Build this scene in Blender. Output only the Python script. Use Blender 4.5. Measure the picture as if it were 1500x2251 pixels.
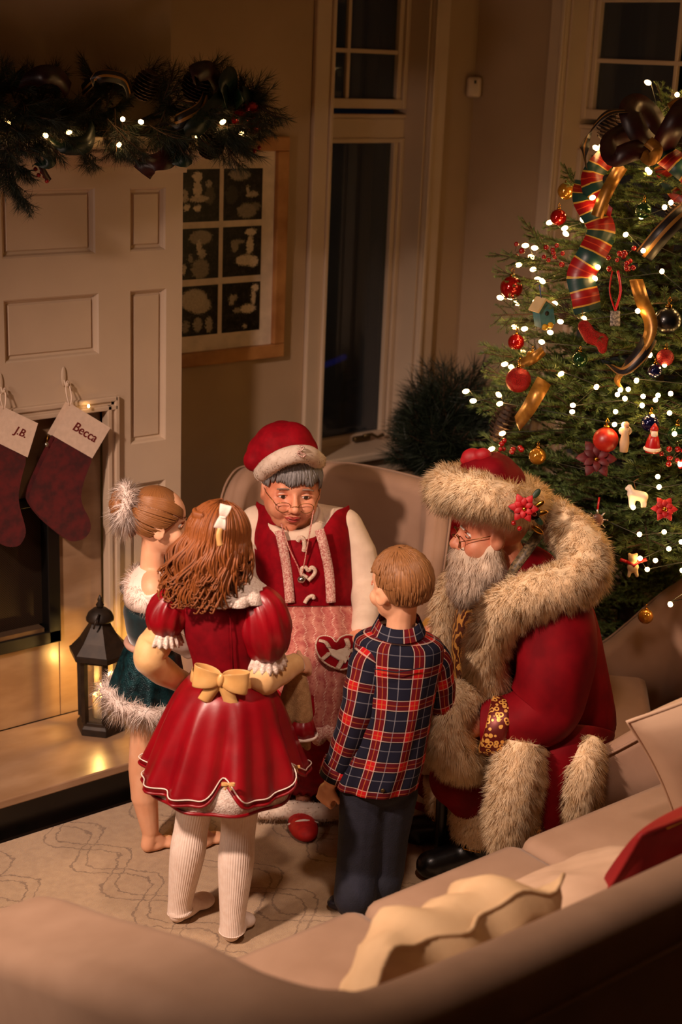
import bpy, bmesh, math, random
import numpy as np
from mathutils import Vector, Matrix

for o in list(bpy.data.objects): bpy.data.objects.remove(o, do_unlink=True)
scene = bpy.context.scene
col = scene.collection
random.seed(7)
RNG = np.random.default_rng(7)
PI = math.pi

# ------------------------------------------------------------------ camera
PITCH, YAW, ROLL = math.radians(17.05), math.radians(39.5), math.radians(2.34)
FPX, CAMZ = 3270.0, 2.3
FW = Vector((math.sin(YAW)*math.cos(PITCH), math.cos(YAW)*math.cos(PITCH), -math.sin(PITCH)))
_r = Vector((math.cos(YAW), -math.sin(YAW), 0)); _u = _r.cross(FW)
RT = math.cos(ROLL)*_r + math.sin(ROLL)*_u
UP = -math.sin(ROLL)*_r + math.cos(ROLL)*_u
GH = Vector((math.sin(YAW), math.cos(YAW), 0))          # level direction the photographer faces
RH = Vector((math.cos(YAW), -math.sin(YAW), 0))         # level direction to the photographer's right
CAM = Vector((0, 0, CAMZ))
cam = bpy.data.cameras.new('camera'); camo = bpy.data.objects.new('camera', cam); col.objects.link(camo)
camo.matrix_world = Matrix(((RT.x, UP.x, -FW.x, 0), (RT.y, UP.y, -FW.y, 0), (RT.z, UP.z, -FW.z, CAMZ), (0, 0, 0, 1)))
cam.sensor_fit = 'VERTICAL'; cam.sensor_height = 36; cam.sensor_width = 24; cam.lens = 36*FPX/2251
cam.dof.use_dof = True; cam.dof.focus_distance = 4.2; cam.dof.aperture_fstop = 2.4
scene.camera = camo

# ------------------------------------------------------------------ world, lamps, exposure
w = bpy.data.worlds.new('night'); scene.world = w; w.use_nodes = True
w.node_tree.nodes['Background'].inputs[0].default_value = (0.10, 0.12, 0.2, 1)
w.node_tree.nodes['Background'].inputs[1].default_value = 0.012
vs = scene.view_settings
vs.view_transform = 'Standard'; vs.look = 'None'; vs.gamma = 1; vs.exposure = 0.0; vs.use_curve_mapping = False
def lamp(name, kind, loc, energy, color, **kw):
    l = bpy.data.lights.new(name, kind); l.energy = energy; l.color = color
    for k, v in kw.items():
        if k != 'aim': setattr(l, k, v)
    o = bpy.data.objects.new(name, l); col.objects.link(o); o.location = loc
    if 'aim' in kw: o.rotation_euler = (Vector(kw['aim']) - Vector(loc)).to_track_quat('-Z', 'Y').to_euler()
    return o
WARM = (1.0, 0.70, 0.55)
lamp('floor_lamp_light', 'AREA', (0.30, 2.85, 1.55), 7, WARM, shape='DISK', size=0.32, spread=math.radians(150), aim=(2.4, 3.0, 0.55))
lamp('wall_spot_light', 'SPOT', (0.0, 2.50, 2.70), 430, WARM, spot_size=math.radians(70), spot_blend=.85, shadow_soft_size=.08, aim=(2.5, 2.8, 0.55))
lamp('overhead_fill_light', 'SPOT', (1.75, 1.70, 2.95), 110, WARM, spot_size=math.radians(62), spot_blend=.9, shadow_soft_size=.10, aim=(2.5, 2.85, 0.45))  # unseen fill added overhead to lighten the rug and the people

# ------------------------------------------------------------------ helpers
def at(px, py, d):
    """point seen at photograph pixel (px, py) at level distance d in front of the photographer"""
    r = FW + RT*((px-750)/FPX) - UP*((py-1125.5)/FPX)
    return CAM + r*(d/(r.x*GH.x + r.y*GH.y))
def rp(n, P):
    """n photograph pixels, in metres at point P"""
    return n*((Vector(P)-CAM).dot(FW))/FPX
OFF = {}
def V(*a): return Vector(a)

class MB:
    def __init__(s): s.v = []; s.f = []; s.uv = []
    def add(s, vs, fs, uvs=None):
        b = len(s.v); s.v.extend([tuple(q) for q in vs])
        for i, f in enumerate(fs):
            s.f.append(tuple(b+k for k in f)); s.uv.append(uvs[i] if uvs else None)
        return s
    def box(s, c, size, rz=0, ax=None):
        c = Vector(c); sx, sy, sz = [q/2 for q in size]
        if ax is None: ax = (V(math.cos(rz), math.sin(rz), 0), V(-math.sin(rz), math.cos(rz), 0), V(0, 0, 1))
        vs = [c + ax[0]*x*sx + ax[1]*y*sy + ax[2]*z*sz for z in (-1, 1) for y in (-1, 1) for x in (-1, 1)]
        return s.add(vs, [(0,2,3,1), (4,5,7,6), (0,1,5,4), (2,6,7,3), (0,4,6,2), (1,3,7,5)])
    def bb(s, x0, x1, y0, y1, z0, z1):
        return s.box(((x0+x1)/2, (y0+y1)/2, (z0+z1)/2), (x1-x0, y1-y0, z1-z0))
    def loft(s, rings, cap0=True, cap1=True, closed=True, U=None):
        n = len(rings[0]); vs = [p for r in rings for p in r]; fs = []; uv = []; L = [0]
        for i in range(1, len(rings)):
            c0 = sum((Vector(p) for p in rings[i-1]), Vector())/n; c1 = sum((Vector(p) for p in rings[i]), Vector())/n
            L.append(L[-1] + max((c1-c0).length, 1e-5))
        if U is None:
            r = rings[len(rings)//2]; U = sum((Vector(r[j])-Vector(r[(j+1) % n])).length for j in range(n))
        m = n if closed else n-1
        for i in range(len(rings)-1):
            for j in range(m):
                k = (j+1) % n
                fs.append((i*n+j, i*n+k, (i+1)*n+k, (i+1)*n+j))
                uv.append(((U*j/m, L[i]), (U*(j+1)/m, L[i]), (U*(j+1)/m, L[i+1]), (U*j/m, L[i+1])))
        if closed and cap0: fs.append(tuple(reversed(range(n)))); uv.append(None)
        if closed and cap1: b = (len(rings)-1)*n; fs.append(tuple(range(b, b+n))); uv.append(None)
        if closed and cap0 and cap1:
            A_ = np.array([tuple(q) for q in vs]); A_ = A_-A_.mean(0); vol = 0
            Q = np.array([f for f in fs if len(f) == 4 and len(set(f)) == 4])
            if len(Q): vol = (np.einsum('ij,ij->i', A_[Q[:,0]], np.cross(A_[Q[:,1]], A_[Q[:,2]]))+np.einsum('ij,ij->i', A_[Q[:,0]], np.cross(A_[Q[:,2]], A_[Q[:,3]]))).sum()
            if vol < 0: fs = [tuple(reversed(f)) for f in fs]; uv = [None if u is None else tuple(reversed(u)) for u in uv]
        return s.add(vs, fs, uv)
    def tube(s, pts, rad, n=10, flat=1.0, up=None, caps=True, round_ends=False):
        return s.loft(tube_rings(pts, rad, n, flat, up, round_ends), caps, caps)
    def cap(s, p, q, ra, rb, n=14):
        """tapered capsule"""
        p = Vector(p); q = Vector(q); d = (q-p); d = d.normalized() if d.length > 1e-6 else V(0, 0, 1)
        pts = []; rr = []
        for k in range(5):
            a = (PI/2)*(k/4.5+.02); pts.append(p - d*ra*math.cos(a)); rr.append(ra*math.sin(a))
        for k in range(5):
            a = (PI/2)*((4-k)/4.5+.02); pts.append(q + d*rb*math.cos(a)); rr.append(rb*math.sin(a))
        a = perp(d); b = d.cross(a)
        return s.loft([[c + a*r*math.cos(2*PI*j/n) + b*r*math.sin(2*PI*j/n) for j in range(n)] for c, r in zip(pts, rr)])
    def chain(s, jr, n=14):
        for (p, ra), (q, rb) in zip(jr[:-1], jr[1:]): s.cap(p, q, ra, rb, n)
        return s
    def ell(s, c, ax, n=20, m=12):
        """ellipsoid, ax = three half-axis vectors"""
        c = Vector(c); a, b, k = [Vector(q) for q in ax]
        rings = []
        for i in range(m+1):
            t = -PI/2 + PI*min(max(i/m, .015), .985)
            rings.append([c + k*math.sin(t) + (a*math.cos(2*PI*j/n) + b*math.sin(2*PI*j/n))*math.cos(t) for j in range(n)])
        return s.loft(rings)
    def sph(s, c, r, n=16, m=10): return s.ell(c, (V(r,0,0), V(0,r,0), V(0,0,r)), n, m)
    def lathe(s, c, prof, n=24, ax=None):
        c = Vector(c); ax = ax or (V(1,0,0), V(0,1,0), V(0,0,1))
        return s.loft([[c + ax[2]*z + (ax[0]*math.cos(2*PI*j/n) + ax[1]*math.sin(2*PI*j/n))*max(r, 1e-4) for j in range(n)] for r, z in prof])
    def mesh(s, name, off=Vector(), smooth=True):
        me = bpy.data.meshes.new(name)
        me.from_pydata([(a-off[0], b-off[1], c-off[2]) for a, b, c in s.v], [], s.f)
        if any(u is not None for u in s.uv):
            l = me.uv_layers.new(name='UVMap'); data = np.zeros((len(me.loops), 2), dtype=np.float32); k = 0
            for f, u in zip(s.f, s.uv):
                if u is not None: data[k:k+len(f)] = u
                k += len(f)
            l.data.foreach_set('uv', data.ravel())
        me.polygons.foreach_set('use_smooth', [smooth]*len(me.polygons))
        me.update()
        return me
    def build(s, name, m, parent=None, smooth=True, bevel=0, subsurf=0, autosmooth=None, solid=0):
        off = OFF.get(parent.name, Vector()) if parent else Vector()
        me = s.mesh(name, off, smooth)
        o = bpy.data.objects.new(name, me); col.objects.link(o)
        if parent: o.parent = parent
        OFF[o.name] = off.copy()
        if m: me.materials.append(m)
        if autosmooth: me.set_sharp_from_angle(angle=math.radians(autosmooth))
        if solid:
            k = o.modifiers.new('thickness', 'SOLIDIFY'); k.thickness = solid; k.offset = 0
        if bevel:
            b = o.modifiers.new('bevel', 'BEVEL'); b.width = bevel; b.segments = 2; b.limit_method = 'ANGLE'; b.angle_limit = math.radians(40)
        if subsurf:
            b = o.modifiers.new('sub', 'SUBSURF'); b.levels = subsurf; b.render_levels = subsurf
        return o
    def organic(s, name, m, parent=None, voxel=.006, it=6, fac=.5, sculpt=(), keep=False):
        """one continuous surface around everything collected here, softened; sculpt = (centre, radius, push) dabs"""
        off = OFF.get(parent.name, Vector()) if parent else Vector()
        me = s.mesh(name+'_t', off); t = bpy.data.objects.new(name+'_t', me); col.objects.link(t)
        r = t.modifiers.new('r', 'REMESH'); r.mode = 'VOXEL'; r.voxel_size = voxel; r.use_smooth_shade = True
        if it:
            k = t.modifiers.new('s', 'SMOOTH'); k.factor = fac; k.iterations = it
        dg = bpy.context.evaluated_depsgraph_get(); dg.update()
        me2 = bpy.data.meshes.new_from_object(t.evaluated_get(dg))
        bpy.data.objects.remove(t, do_unlink=True); bpy.data.meshes.remove(me)
        me2.name = name
        if sculpt:
            co = np.zeros(len(me2.vertices)*3, dtype=np.float32); me2.vertices.foreach_get('co', co); co = co.reshape(-1, 3)
            for c, rad, push in sculpt:
                c = np.array(Vector(c)-off); w_ = np.exp(-((co-c)**2).sum(1)/(rad*rad))
                co = co + w_[:, None]*np.array(push)
            me2.vertices.foreach_set('co', co.astype(np.float32).ravel()); me2.update()
        me2.polygons.foreach_set('use_smooth', [True]*len(me2.polygons))
        me2.materials.clear(); me2.materials.append(m)
        o = bpy.data.objects.new(name, me2); col.objects.link(o)
        if parent: o.parent = parent
        OFF[o.name] = off.copy()
        return o

def perp(d):
    a = d.cross(V(0, 0, 1))
    if a.length < .05: a = d.cross(V(0, 1, 0))
    return a.normalized()
def tube_rings(pts, rad, n=10, flat=1.0, up=None, round_ends=False):
    pts = [Vector(p) for p in pts]
    if not hasattr(rad, '__len__'): rad = [rad]*len(pts)
    T = []
    for i in range(len(pts)):
        d = pts[min(i+1, len(pts)-1)] - pts[max(i-1, 0)]; T.append(d.normalized() if d.length > 1e-7 else V(0,0,1))
    a = Vector(up) if up is not None else perp(T[0])
    rings = []
    for i, (p, r) in enumerate(zip(pts, rad)):
        t = T[i]; a = (a - t*a.dot(t)); a = a.normalized() if a.length > 1e-4 else perp(t)
        b = t.cross(a)
        if hasattr(r, '__len__'): ra, rb = r
        else: ra, rb = r, r*flat
        rings.append([p + a*ra*math.cos(2*PI*j/n) + b*rb*math.sin(2*PI*j/n) for j in range(n)])
    return rings
def cr(pts, m=6):
    """Catmull-Rom resample of a list of tuples/vectors (any length per item)"""
    P = [np.array(list(p), dtype=float) for p in pts]; out = []
    for i in range(len(P)-1):
        p0, p1, p2, p3 = P[max(i-1, 0)], P[i], P[i+1], P[min(i+2, len(P)-1)]
        for k in range(m):
            t = k/m
            out.append(.5*((2*p1) + (p2-p0)*t + (2*p0-5*p1+4*p2-p3)*t*t + (3*p1-p0-3*p2+p3)*t**3))
    out.append(P[-1])
    return [tuple(float(x) for x in q) for q in out]
def tag(o, label=None, cat=None, group=None, kind=None):
    if label: o['label'] = label
    if cat: o['category'] = cat
    if group: o['group'] = group
    if kind: o['kind'] = kind
    return o
def thing(name, label, cat, loc=(0,0,0), group=None):
    o = bpy.data.objects.new(name, None); col.objects.link(o); o.location = loc; o.empty_display_size = .1
    OFF[o.name] = Vector(loc)
    return tag(o, label, cat, group)
def inst(me, name, parent, M4):
    """an object sharing mesh data; M4 is its world matrix"""
    o = bpy.data.objects.new(name, me); col.objects.link(o)
    if parent:
        o.parent = parent; M4 = Matrix.Translation(-OFF.get(parent.name, Vector())) @ M4
    o.matrix_basis = M4
    return o
def frame(p, z, x=None, s=1.0):
    z = Vector(z).normalized(); x = Vector(x) if x is not None else perp(z)
    x = (x - z*x.dot(z)).normalized(); y = z.cross(x)
    sc = s if hasattr(s, '__len__') else (s, s, s)
    return Matrix(((x.x*sc[0], y.x*sc[1], z.x*sc[2], p[0]), (x.y*sc[0], y.y*sc[1], z.y*sc[2], p[1]), (x.z*sc[0], y.z*sc[1], z.z*sc[2], p[2]), (0,0,0,1)))

# ---- fur / needles: thin ribbons on a surface, one mesh
def tri_arrays(mb):
    v = np.array(mb.v); t = []
    for f in mb.f:
        for k in range(1, len(f)-1): t.append((f[0], f[k], f[k+1]))
    return v, np.array(t)
def strands(root, nrm, direc, length, width, bend=None, seg=2, rng=RNG, orient=False):
    """root Nx3, direc Nx3 unit, returns verts, faces, normals"""
    N = len(root); r = rng.normal(size=(N, 3)); wd = np.cross(direc, nrm)*(1 if orient else 0) + np.cross(direc, r)*(.25 if orient else 1); wd /= np.linalg.norm(wd, axis=1)[:, None]+1e-9
    L = length[:, None]; W = width[:, None]
    if bend is None: bend = np.zeros((N, 3))
    mid = root + direc*L*.55 + bend*L*.3; tip = root + direc*L + bend*L
    vs = np.stack([root-wd*W, root+wd*W, mid-wd*W*.7, mid+wd*W*.7, tip], 1).reshape(-1, 3)
    b = np.arange(N)*5
    quads = np.stack([b, b+1, b+3, b+2], 1); tris = np.stack([b+2, b+3, b+4], 1)
    nn = np.repeat(nrm, 5, axis=0)
    return vs, quads, tris, nn
def fur(name, mb, N, length, width, m, parent, comb=(0,0,-1), lift=.8, combf=.6, jit=.35, normals=True, kind=None, cluster=0, seed=1, bias=None):
    rng = np.random.default_rng(seed)
    v, t = tri_arrays(mb); a, b, c = v[t[:,0]], v[t[:,1]], v[t[:,2]]
    n = np.cross(b-a, c-a); ar = np.linalg.norm(n, axis=1); n = n/(ar[:, None]+1e-12)
    idx = rng.choice(len(t), N, p=ar/ar.sum()); u = rng.random((N, 2)); fl = u.sum(1) > 1; u[fl] = 1-u[fl]
    P = a[idx] + (b-a)[idx]*u[:, :1] + (c-a)[idx]*u[:, 1:]; Nn = n[idx]
    cm = np.array(comb, dtype=float)
    if cm.ndim == 1: cm = np.repeat(cm[None], N, 0)
    rnd = rng.normal(size=(N, 3))*jit
    if cluster:
        q = np.floor(P/cluster).astype(int); h = (q[:,0]*73856093 ^ q[:,1]*19349663 ^ q[:,2]*83492791) & 0xffff
        tab = np.random.default_rng(seed+5).normal(size=(65536, 3)); rnd = rnd*.5 + tab[h]*jit*1.1
    D = Nn*lift + cm*combf + rnd; D /= np.linalg.norm(D, axis=1)[:, None]
    Ln = length*(.55+.6*rng.random(N)); bend = cm*.35 + rng.normal(size=(N, 3))*.08
    vs, q, tr, nn = strands(P - Nn*.002, Nn, D, Ln, np.full(N, width), bend, rng=rng, orient=True)
    off = OFF.get(parent.name, Vector()) if parent else Vector()
    return rib_mesh(name, vs-np.array(off), q, tr, nn*.8+np.repeat(D, 5, 0)*.3 if normals else None, m, parent, kind)
def rib_mesh(name, vs, quads, tris, nn, m, parent, kind=None):
    me = bpy.data.meshes.new(name)
    nv = len(vs); nq = len(quads); nt = len(tris)
    me.vertices.add(nv); me.vertices.foreach_set('co', vs.astype(np.float32).ravel())
    me.loops.add(nq*4+nt*3); me.loops.foreach_set('vertex_index', np.concatenate([quads.ravel(), tris.ravel()]).astype(np.int32))
    me.polygons.add(nq+nt)
    me.polygons.foreach_set('loop_start', np.concatenate([np.arange(nq)*4, nq*4+np.arange(nt)*3]).astype(np.int32))
    me.update(calc_edges=True); me.validate()
    me.polygons.foreach_set('use_smooth', [True]*len(me.polygons))
    if nn is not None and len(me.vertices) == nv:
        nn = nn/(np.linalg.norm(nn, axis=1)[:, None]+1e-9); me.normals_split_custom_set_from_vertices([tuple(q) for q in nn])
    me.materials.append(m)
    if name is None: return me
    o = bpy.data.objects.new(name, me); col.objects.link(o)
    if parent: o.parent = parent
    OFF[o.name] = OFF.get(parent.name, Vector()).copy() if parent else Vector()
    if kind: o['kind'] = kind
    return o

# ------------------------------------------------------------------ materials
def lin(c):
    return tuple(((x/255)/12.92 if x/255 <= .04045 else ((x/255+.055)/1.055)**2.4) for x in c)
def nt(m): return m.node_tree.nodes, m.node_tree.links
def mat(name, c, rough=.6, c2=None, scale=20, bump=0, bscale=200, metal=0, sheen=0, coat=0, emit=None, es=0, spec=.5, stretch=None, trans=0, alpha=1, coords='Object', detail=4, sss=0):
    m = bpy.data.materials.new(name); m.use_nodes = True; N, L = nt(m); b = N['Principled BSDF']
    c = lin(c) + (1,); b.inputs['Base Color'].default_value = c; b.inputs['Roughness'].default_value = rough; b.inputs['Metallic'].default_value = metal
    b.inputs['Specular IOR Level'].default_value = spec
    if sheen: b.inputs['Sheen Weight'].default_value = sheen; b.inputs['Sheen Roughness'].default_value = .4
    if coat: b.inputs['Coat Weight'].default_value = coat; b.inputs['Coat Roughness'].default_value = .1
    if trans: b.inputs['Transmission Weight'].default_value = trans
    if alpha < 1: b.inputs['Alpha'].default_value = alpha
    if sss: b.inputs['Subsurface Weight'].default_value = sss; b.inputs['Subsurface Radius'].default_value = (.012, .005, .003); b.inputs['Subsurface Scale'].default_value = 1
    if emit: b.inputs['Emission Color'].default_value = lin(emit)+(1,); b.inputs['Emission Strength'].default_value = es
    tc = N.new('ShaderNodeTexCoord'); mp = N.new('ShaderNodeMapping'); L.new(tc.outputs[coords], mp.inputs[0])
    if stretch: mp.inputs['Scale'].default_value = stretch
    nz = N.new('ShaderNodeTexNoise'); nz.inputs['Scale'].default_value = scale; nz.inputs['Detail'].default_value = detail; L.new(mp.outputs[0], nz.inputs[0])
    c2 = lin(c2) + (1,) if c2 else tuple(x*.82 for x in c[:3])+(1,)
    rm = N.new('ShaderNodeValToRGB'); rm.color_ramp.elements[0].position = .35; rm.color_ramp.elements[1].position = .65
    rm.color_ramp.elements[0].color = c2; rm.color_ramp.elements[1].color = c
    L.new(nz.outputs['Fac'], rm.inputs[0]); L.new(rm.outputs[0], b.inputs['Base Color'])
    if bump:
        nb = N.new('ShaderNodeTexNoise'); nb.inputs['Scale'].default_value = bscale; nb.inputs['Detail'].default_value = 3; L.new(mp.outputs[0], nb.inputs[0])
        bp = N.new('ShaderNodeBump'); bp.inputs['Strength'].default_value = bump; bp.inputs['Distance'].default_value = .004
        L.new(nb.outputs['Fac'], bp.inputs['Height']); L.new(bp.outputs[0], b.inputs['Normal'])
    m['ramp'] = rm.name
    return m
def fur_mat(name, c, c2, tr=.3):
    m = mat(name, c, .9, c2, 50); N, L = nt(m); b = N['Principled BSDF']; out = N['Material Output']
    src = [l.from_socket for l in L if l.to_socket == b.inputs['Base Color']][0]
    df = N.new('ShaderNodeBsdfDiffuse'); tl = N.new('ShaderNodeBsdfTranslucent'); mx = N.new('ShaderNodeMixShader'); mx.inputs[0].default_value = tr
    for n_ in (df, tl): L.new(src, n_.inputs['Color'])
    L.new(df.outputs[0], mx.inputs[1]); L.new(tl.outputs[0], mx.inputs[2]); L.new(mx.outputs[0], out.inputs['Surface'])
    return m
class G:
    """tiny shader-graph helper"""
    def __init__(s, m): s.m = m; s.N, s.L = nt(m)
    def math(s, op, a, b=None, c=None):
        n = s.N.new('ShaderNodeMath'); n.operation = op
        for i, x in enumerate((a, b, c)):
            if x is None: continue
            if isinstance(x, (int, float)): n.inputs[i].default_value = x
            else: s.L.new(x, n.inputs[i])
        return n.outputs[0]
    def mix(s, f, a, b):
        n = s.N.new('ShaderNodeMix'); n.data_type = 'RGBA'
        for i, x in ((0, f), (6, a), (7, b)):
            if isinstance(x, (int, float)): n.inputs[i].default_value = x
            elif isinstance(x, tuple): n.inputs[i].default_value = lin(x)+(1,)
            else: s.L.new(x, n.inputs[i])
        return n.outputs[2]
    def xyz(s, coords='Object'):
        tc = s.N.new('ShaderNodeTexCoord'); sp = s.N.new('ShaderNodeSeparateXYZ'); s.L.new(tc.outputs[coords], sp.inputs[0])
        return sp.outputs
    def noise(s, scale, coords='Object', detail=3, stretch=None):
        tc = s.N.new('ShaderNodeTexCoord'); n = s.N.new('ShaderNodeTexNoise'); n.inputs['Scale'].default_value = scale; n.inputs['Detail'].default_value = detail
        o = tc.outputs[coords]
        if stretch:
            mp = s.N.new('ShaderNodeMapping'); mp.inputs['Scale'].default_value = stretch; s.L.new(o, mp.inputs[0]); o = mp.outputs[0]
        s.L.new(o, n.inputs[0]); return n.outputs['Fac']
    def base(s, c): s.L.new(c, s.N['Principled BSDF'].inputs['Base Color'])
    def bump(s, h, strength=.5, dist=.004):
        b = s.N.new('ShaderNodeBump'); b.inputs['Strength'].default_value = strength; b.inputs['Distance'].default_value = dist
        s.L.new(h, b.inputs['Height']); s.L.new(b.outputs[0], s.N['Principled BSDF'].inputs['Normal'])
    def stripe(s, x, period, lo, hi):
        """1 where fract(x/period) lies in lo..hi"""
        f = s.math('FRACT', s.math('DIVIDE', x, period))
        return s.math('MULTIPLY', s.math('GREATER_THAN', f, lo), s.math('LESS_THAN', f, hi))
# ================================================================== the setting
YB, YW, XR = 4.08, 4.40, 4.216       # chimney breast face, back wall, right wall
ZC = 3.0
m_wall = mat('wall_paint', (178,152,124), .85, (170,144,116), 3, bump=.08, bscale=300)
m_white = mat('white_woodwork', (202,180,156), .45, (195,173,150), 4, bump=.03, bscale=80)
m_ceil = mat('ceiling_paint', (190,180,165), .9)
m_floor = mat('dark_floor', (26,17,11), .35, (16,10,7), 6, stretch=(1, 14, 1))
m_marble = mat('cream_marble', (166,136,107), .3, (144,113,84), 5, detail=10, stretch=(1, 2.2, 3))
m_black = mat('black_metal', (10,9,8), .4)
m_darkface = mat('dark_stone', (18,12,9), .3, (10,7,5), 12)
m_sofa = mat('beige_upholstery', (162,132,108), .8, (152,122,98), 8, bump=.12, bscale=700, sheen=.1)
m_chair = mat('taupe_upholstery', (160,128,106), .8, (150,118,96), 8, bump=.12, bscale=700, sheen=.1)
m_glass = mat('window_glass', (10,11,13), .03, spec=.6, trans=0)
g = G(m_glass); _b = g.N['Principled BSDF']; _b.inputs['Transmission Weight'].default_value = .85; _b.inputs['Base Color'].default_value = lin((120,130,140))+(1,)
for l in list(g.L):
    if l.to_socket == _b.inputs['Base Color']: g.L.remove(l)
m_brass = mat('dull_brass', (96,78,46), .4, metal=.8)
m_gold = mat('gold_metal', (196,148,62), .22, (168,118,44), 30, metal=1)
m_silver = mat('silver_metal', (190,186,180), .22, metal=1)
m_chrome = m_silver

def struct(mb, name, m, **k): return tag(mb.build(name, m, **k), kind='structure')
struct(MB().bb(-1.5, XR+.2, -2.2, YW+.2, -.1, 0), 'floor', m_floor, smooth=False)
struct(MB().bb(-1.5, XR+.2, -2.2, YW+.2, ZC, ZC+.1), 'ceiling', m_ceil, smooth=False)
def holed(axis, c0, c1, z0, z1, holes, p0, p1):
    """wall slab with rectangular openings; axis 'x' runs along X at depth p0..p1 in Y, axis 'y' the other way"""
    cs = sorted({c0, c1} | {h[0] for h in holes} | {h[1] for h in holes}); zs = sorted({z0, z1} | {h[2] for h in holes} | {h[3] for h in holes})
    mb = MB()
    for a, b in zip(cs[:-1], cs[1:]):
        for e, f in zip(zs[:-1], zs[1:]):
            if any(h[0] <= (a+b)/2 <= h[1] and h[2] <= (e+f)/2 <= h[3] for h in holes): continue
            if axis == 'x': mb.bb(a, b, p0, p1, e, f)
            else: mb.bb(p0, p1, a, b, e, f)
    return mb
W1 = (3.49, 3.971, .79, 2.72); W2 = (2.72, 3.918, .79, 2.72)
struct(holed('x', -1.5, XR, 0, ZC, [W1], YW, YW+.19), 'wall_back', m_wall, smooth=False)
struct(holed('y', -2.2, YW+.19, 0, ZC, [W2], XR, XR+.19), 'wall_right', m_wall, smooth=False)
struct(MB().bb(-1.6, -1.5, -2.2, YW, 0, ZC), 'wall_left', m_wall, smooth=False)
struct(MB().bb(-1.5, XR, -2.3, -2.2, 0, ZC), 'wall_front', m_wall, smooth=False)
struct(MB().bb(2.66, XR, YW-.018, YW, 0, .14), 'baseboard_back', m_white, bevel=.005, smooth=False)
struct(MB().bb(XR-.018, XR, -2.2, YW, 0, .14), 'baseboard_right', m_white, bevel=.005, smooth=False)

def bar(mb, axis, c0, c1, z0, z1, d0, d1):
    return mb.bb(c0, c1, d0, d1, z0, z1) if axis == 'x' else mb.bb(d0, d1, c0, c1, z0, z1)
def window(name, axis, W, face, gl, mun_c, mun_z, split):
    """deep-set casement with a small divided sash above; face = wall plane, gl = glass plane"""
    a, b, z0, z1 = W; s = 1
    R = bpy.data.objects.new(name, None); col.objects.link(R); R['kind'] = 'structure'
    R.location = ((a+b)/2, face, z0) if axis == 'x' else (face, (a+b)/2, z0); OFF[R.name] = Vector(R.location)
    cw, t = .081, .022
    for c0, c1 in ((a-cw, a), (b, b+cw)):
        k = MB(); bar(k, axis, c0, c1, z0-.02, z1+cw, face-t, face); o = k.build('casing', m_white, R, smooth=False, bevel=.006)
        e = MB(); q = c1-.016 if c1 == a else c0; bar(e, axis, q, q+.016, z0-.02, z1, face-t-.012, face-t+.001); e.build('casing_bead', m_white, o, smooth=False, bevel=.004)
    k = MB(); bar(k, axis, a-cw-.01, b+cw+.01, z1, z1+.1, face-t-.01, face); k.build('head_casing', m_white, R, smooth=False, bevel=.006)
    for c0, c1 in ((a, a+.008), (b-.008, b)):
        k = MB(); bar(k, axis, c0, c1, z0, z1, face, face+.185); k.build('jamb', m_white, R, smooth=False)
    k = MB(); bar(k, axis, a-cw-.02, b+cw+.02, z0-.028, z0+.005, face-.06, face+.185); k.build('sill', m_white, R, smooth=False, bevel=.008)
    k = MB(); bar(k, axis, a-cw, b+cw, z0-.10, z0-.028, face-.02, face); k.build('apron', m_white, R, smooth=False, bevel=.005)
    # transom rail and its beads
    k = MB(); bar(k, axis, a, b, split, split+.075, gl-.02, gl+.05); o = k.build('transom', m_white, R, smooth=False, bevel=.004)
    e = MB(); bar(e, axis, a, b, split+.075, split+.09, gl-.03, gl+.02); e.build('bead', m_white, o, smooth=False, bevel=.004)
    fw = .036
    for nm, q0, q1 in (('upper_sash', split+.11, z1), ('lower_sash', z0+.0, split)):
        f = MB()
        for st in (0, .012):                                        # stepped sash frame
            for c0, c1 in ((a+.008+st*2, a+.008+fw*.6+st*2), (b-.008-fw*.6-st*2, b-.008-st*2)): bar(f, axis, c0, c1, q0, q1, gl-.03+st, gl+.03)
        bar(f, axis, a+.008, b-.008, q0, q0+fw, gl-.025, gl+.03); bar(f, axis, a+.008, b-.008, q1-fw*.5, q1, gl-.025, gl+.03)
        S = f.build(nm, m_white, R, smooth=False, bevel=.003)
        cs = [a+.05]+(list(mun_c) if nm == 'upper_sash' else [])+[b-.05]; zs = [q0+fw]+(list(mun_z) if nm == 'upper_sash' else [])+[q1-fw*.5]
        for c in cs[1:-1]:
            k = MB(); bar(k, axis, c-.008, c+.008, q0, q1, gl-.012, gl+.012); k.build('muntin', m_white, S, smooth=False, bevel=.003)
        for z in zs[1:-1]:
            k = MB(); bar(k, axis, a+.03, b-.03, z-.008, z+.008, gl-.0125, gl+.0125); k.build('muntin', m_white, S, smooth=False, bevel=.003)
        for c0, c1 in zip(cs[:-1], cs[1:]):
            for e0, e1 in zip(zs[:-1], zs[1:]):
                k = MB(); bar(k, axis, c0-.004, c1+.004, e0-.004, e1+.004, gl+.002, gl+.006); k.build('pane', m_glass, S, smooth=False)
    return R
R1 = window('window_1', 'x', W1, YW, YW+.135, (3.677,), (2.319, 2.53), 2.0)
hb = MB(); hb.box((3.80, YW+.098, .812), (.085, .022, .022)); hb.build('crank_base', m_brass, R1, bevel=.006)
hb = MB(); hb.tube([(3.80,YW+.085,.825), (3.84,YW+.082,.828), (3.87,YW+.08,.812), (3.90,YW+.08,.818)], [.008,.007,.006,.009], 8); hb.build('crank_handle', m_brass, R1)
R2 = window('window_2', 'y', W2, XR, XR+.115, (3.50, 3.28, 3.06, 2.84), (2.319, 2.53), 2.0)
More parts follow.
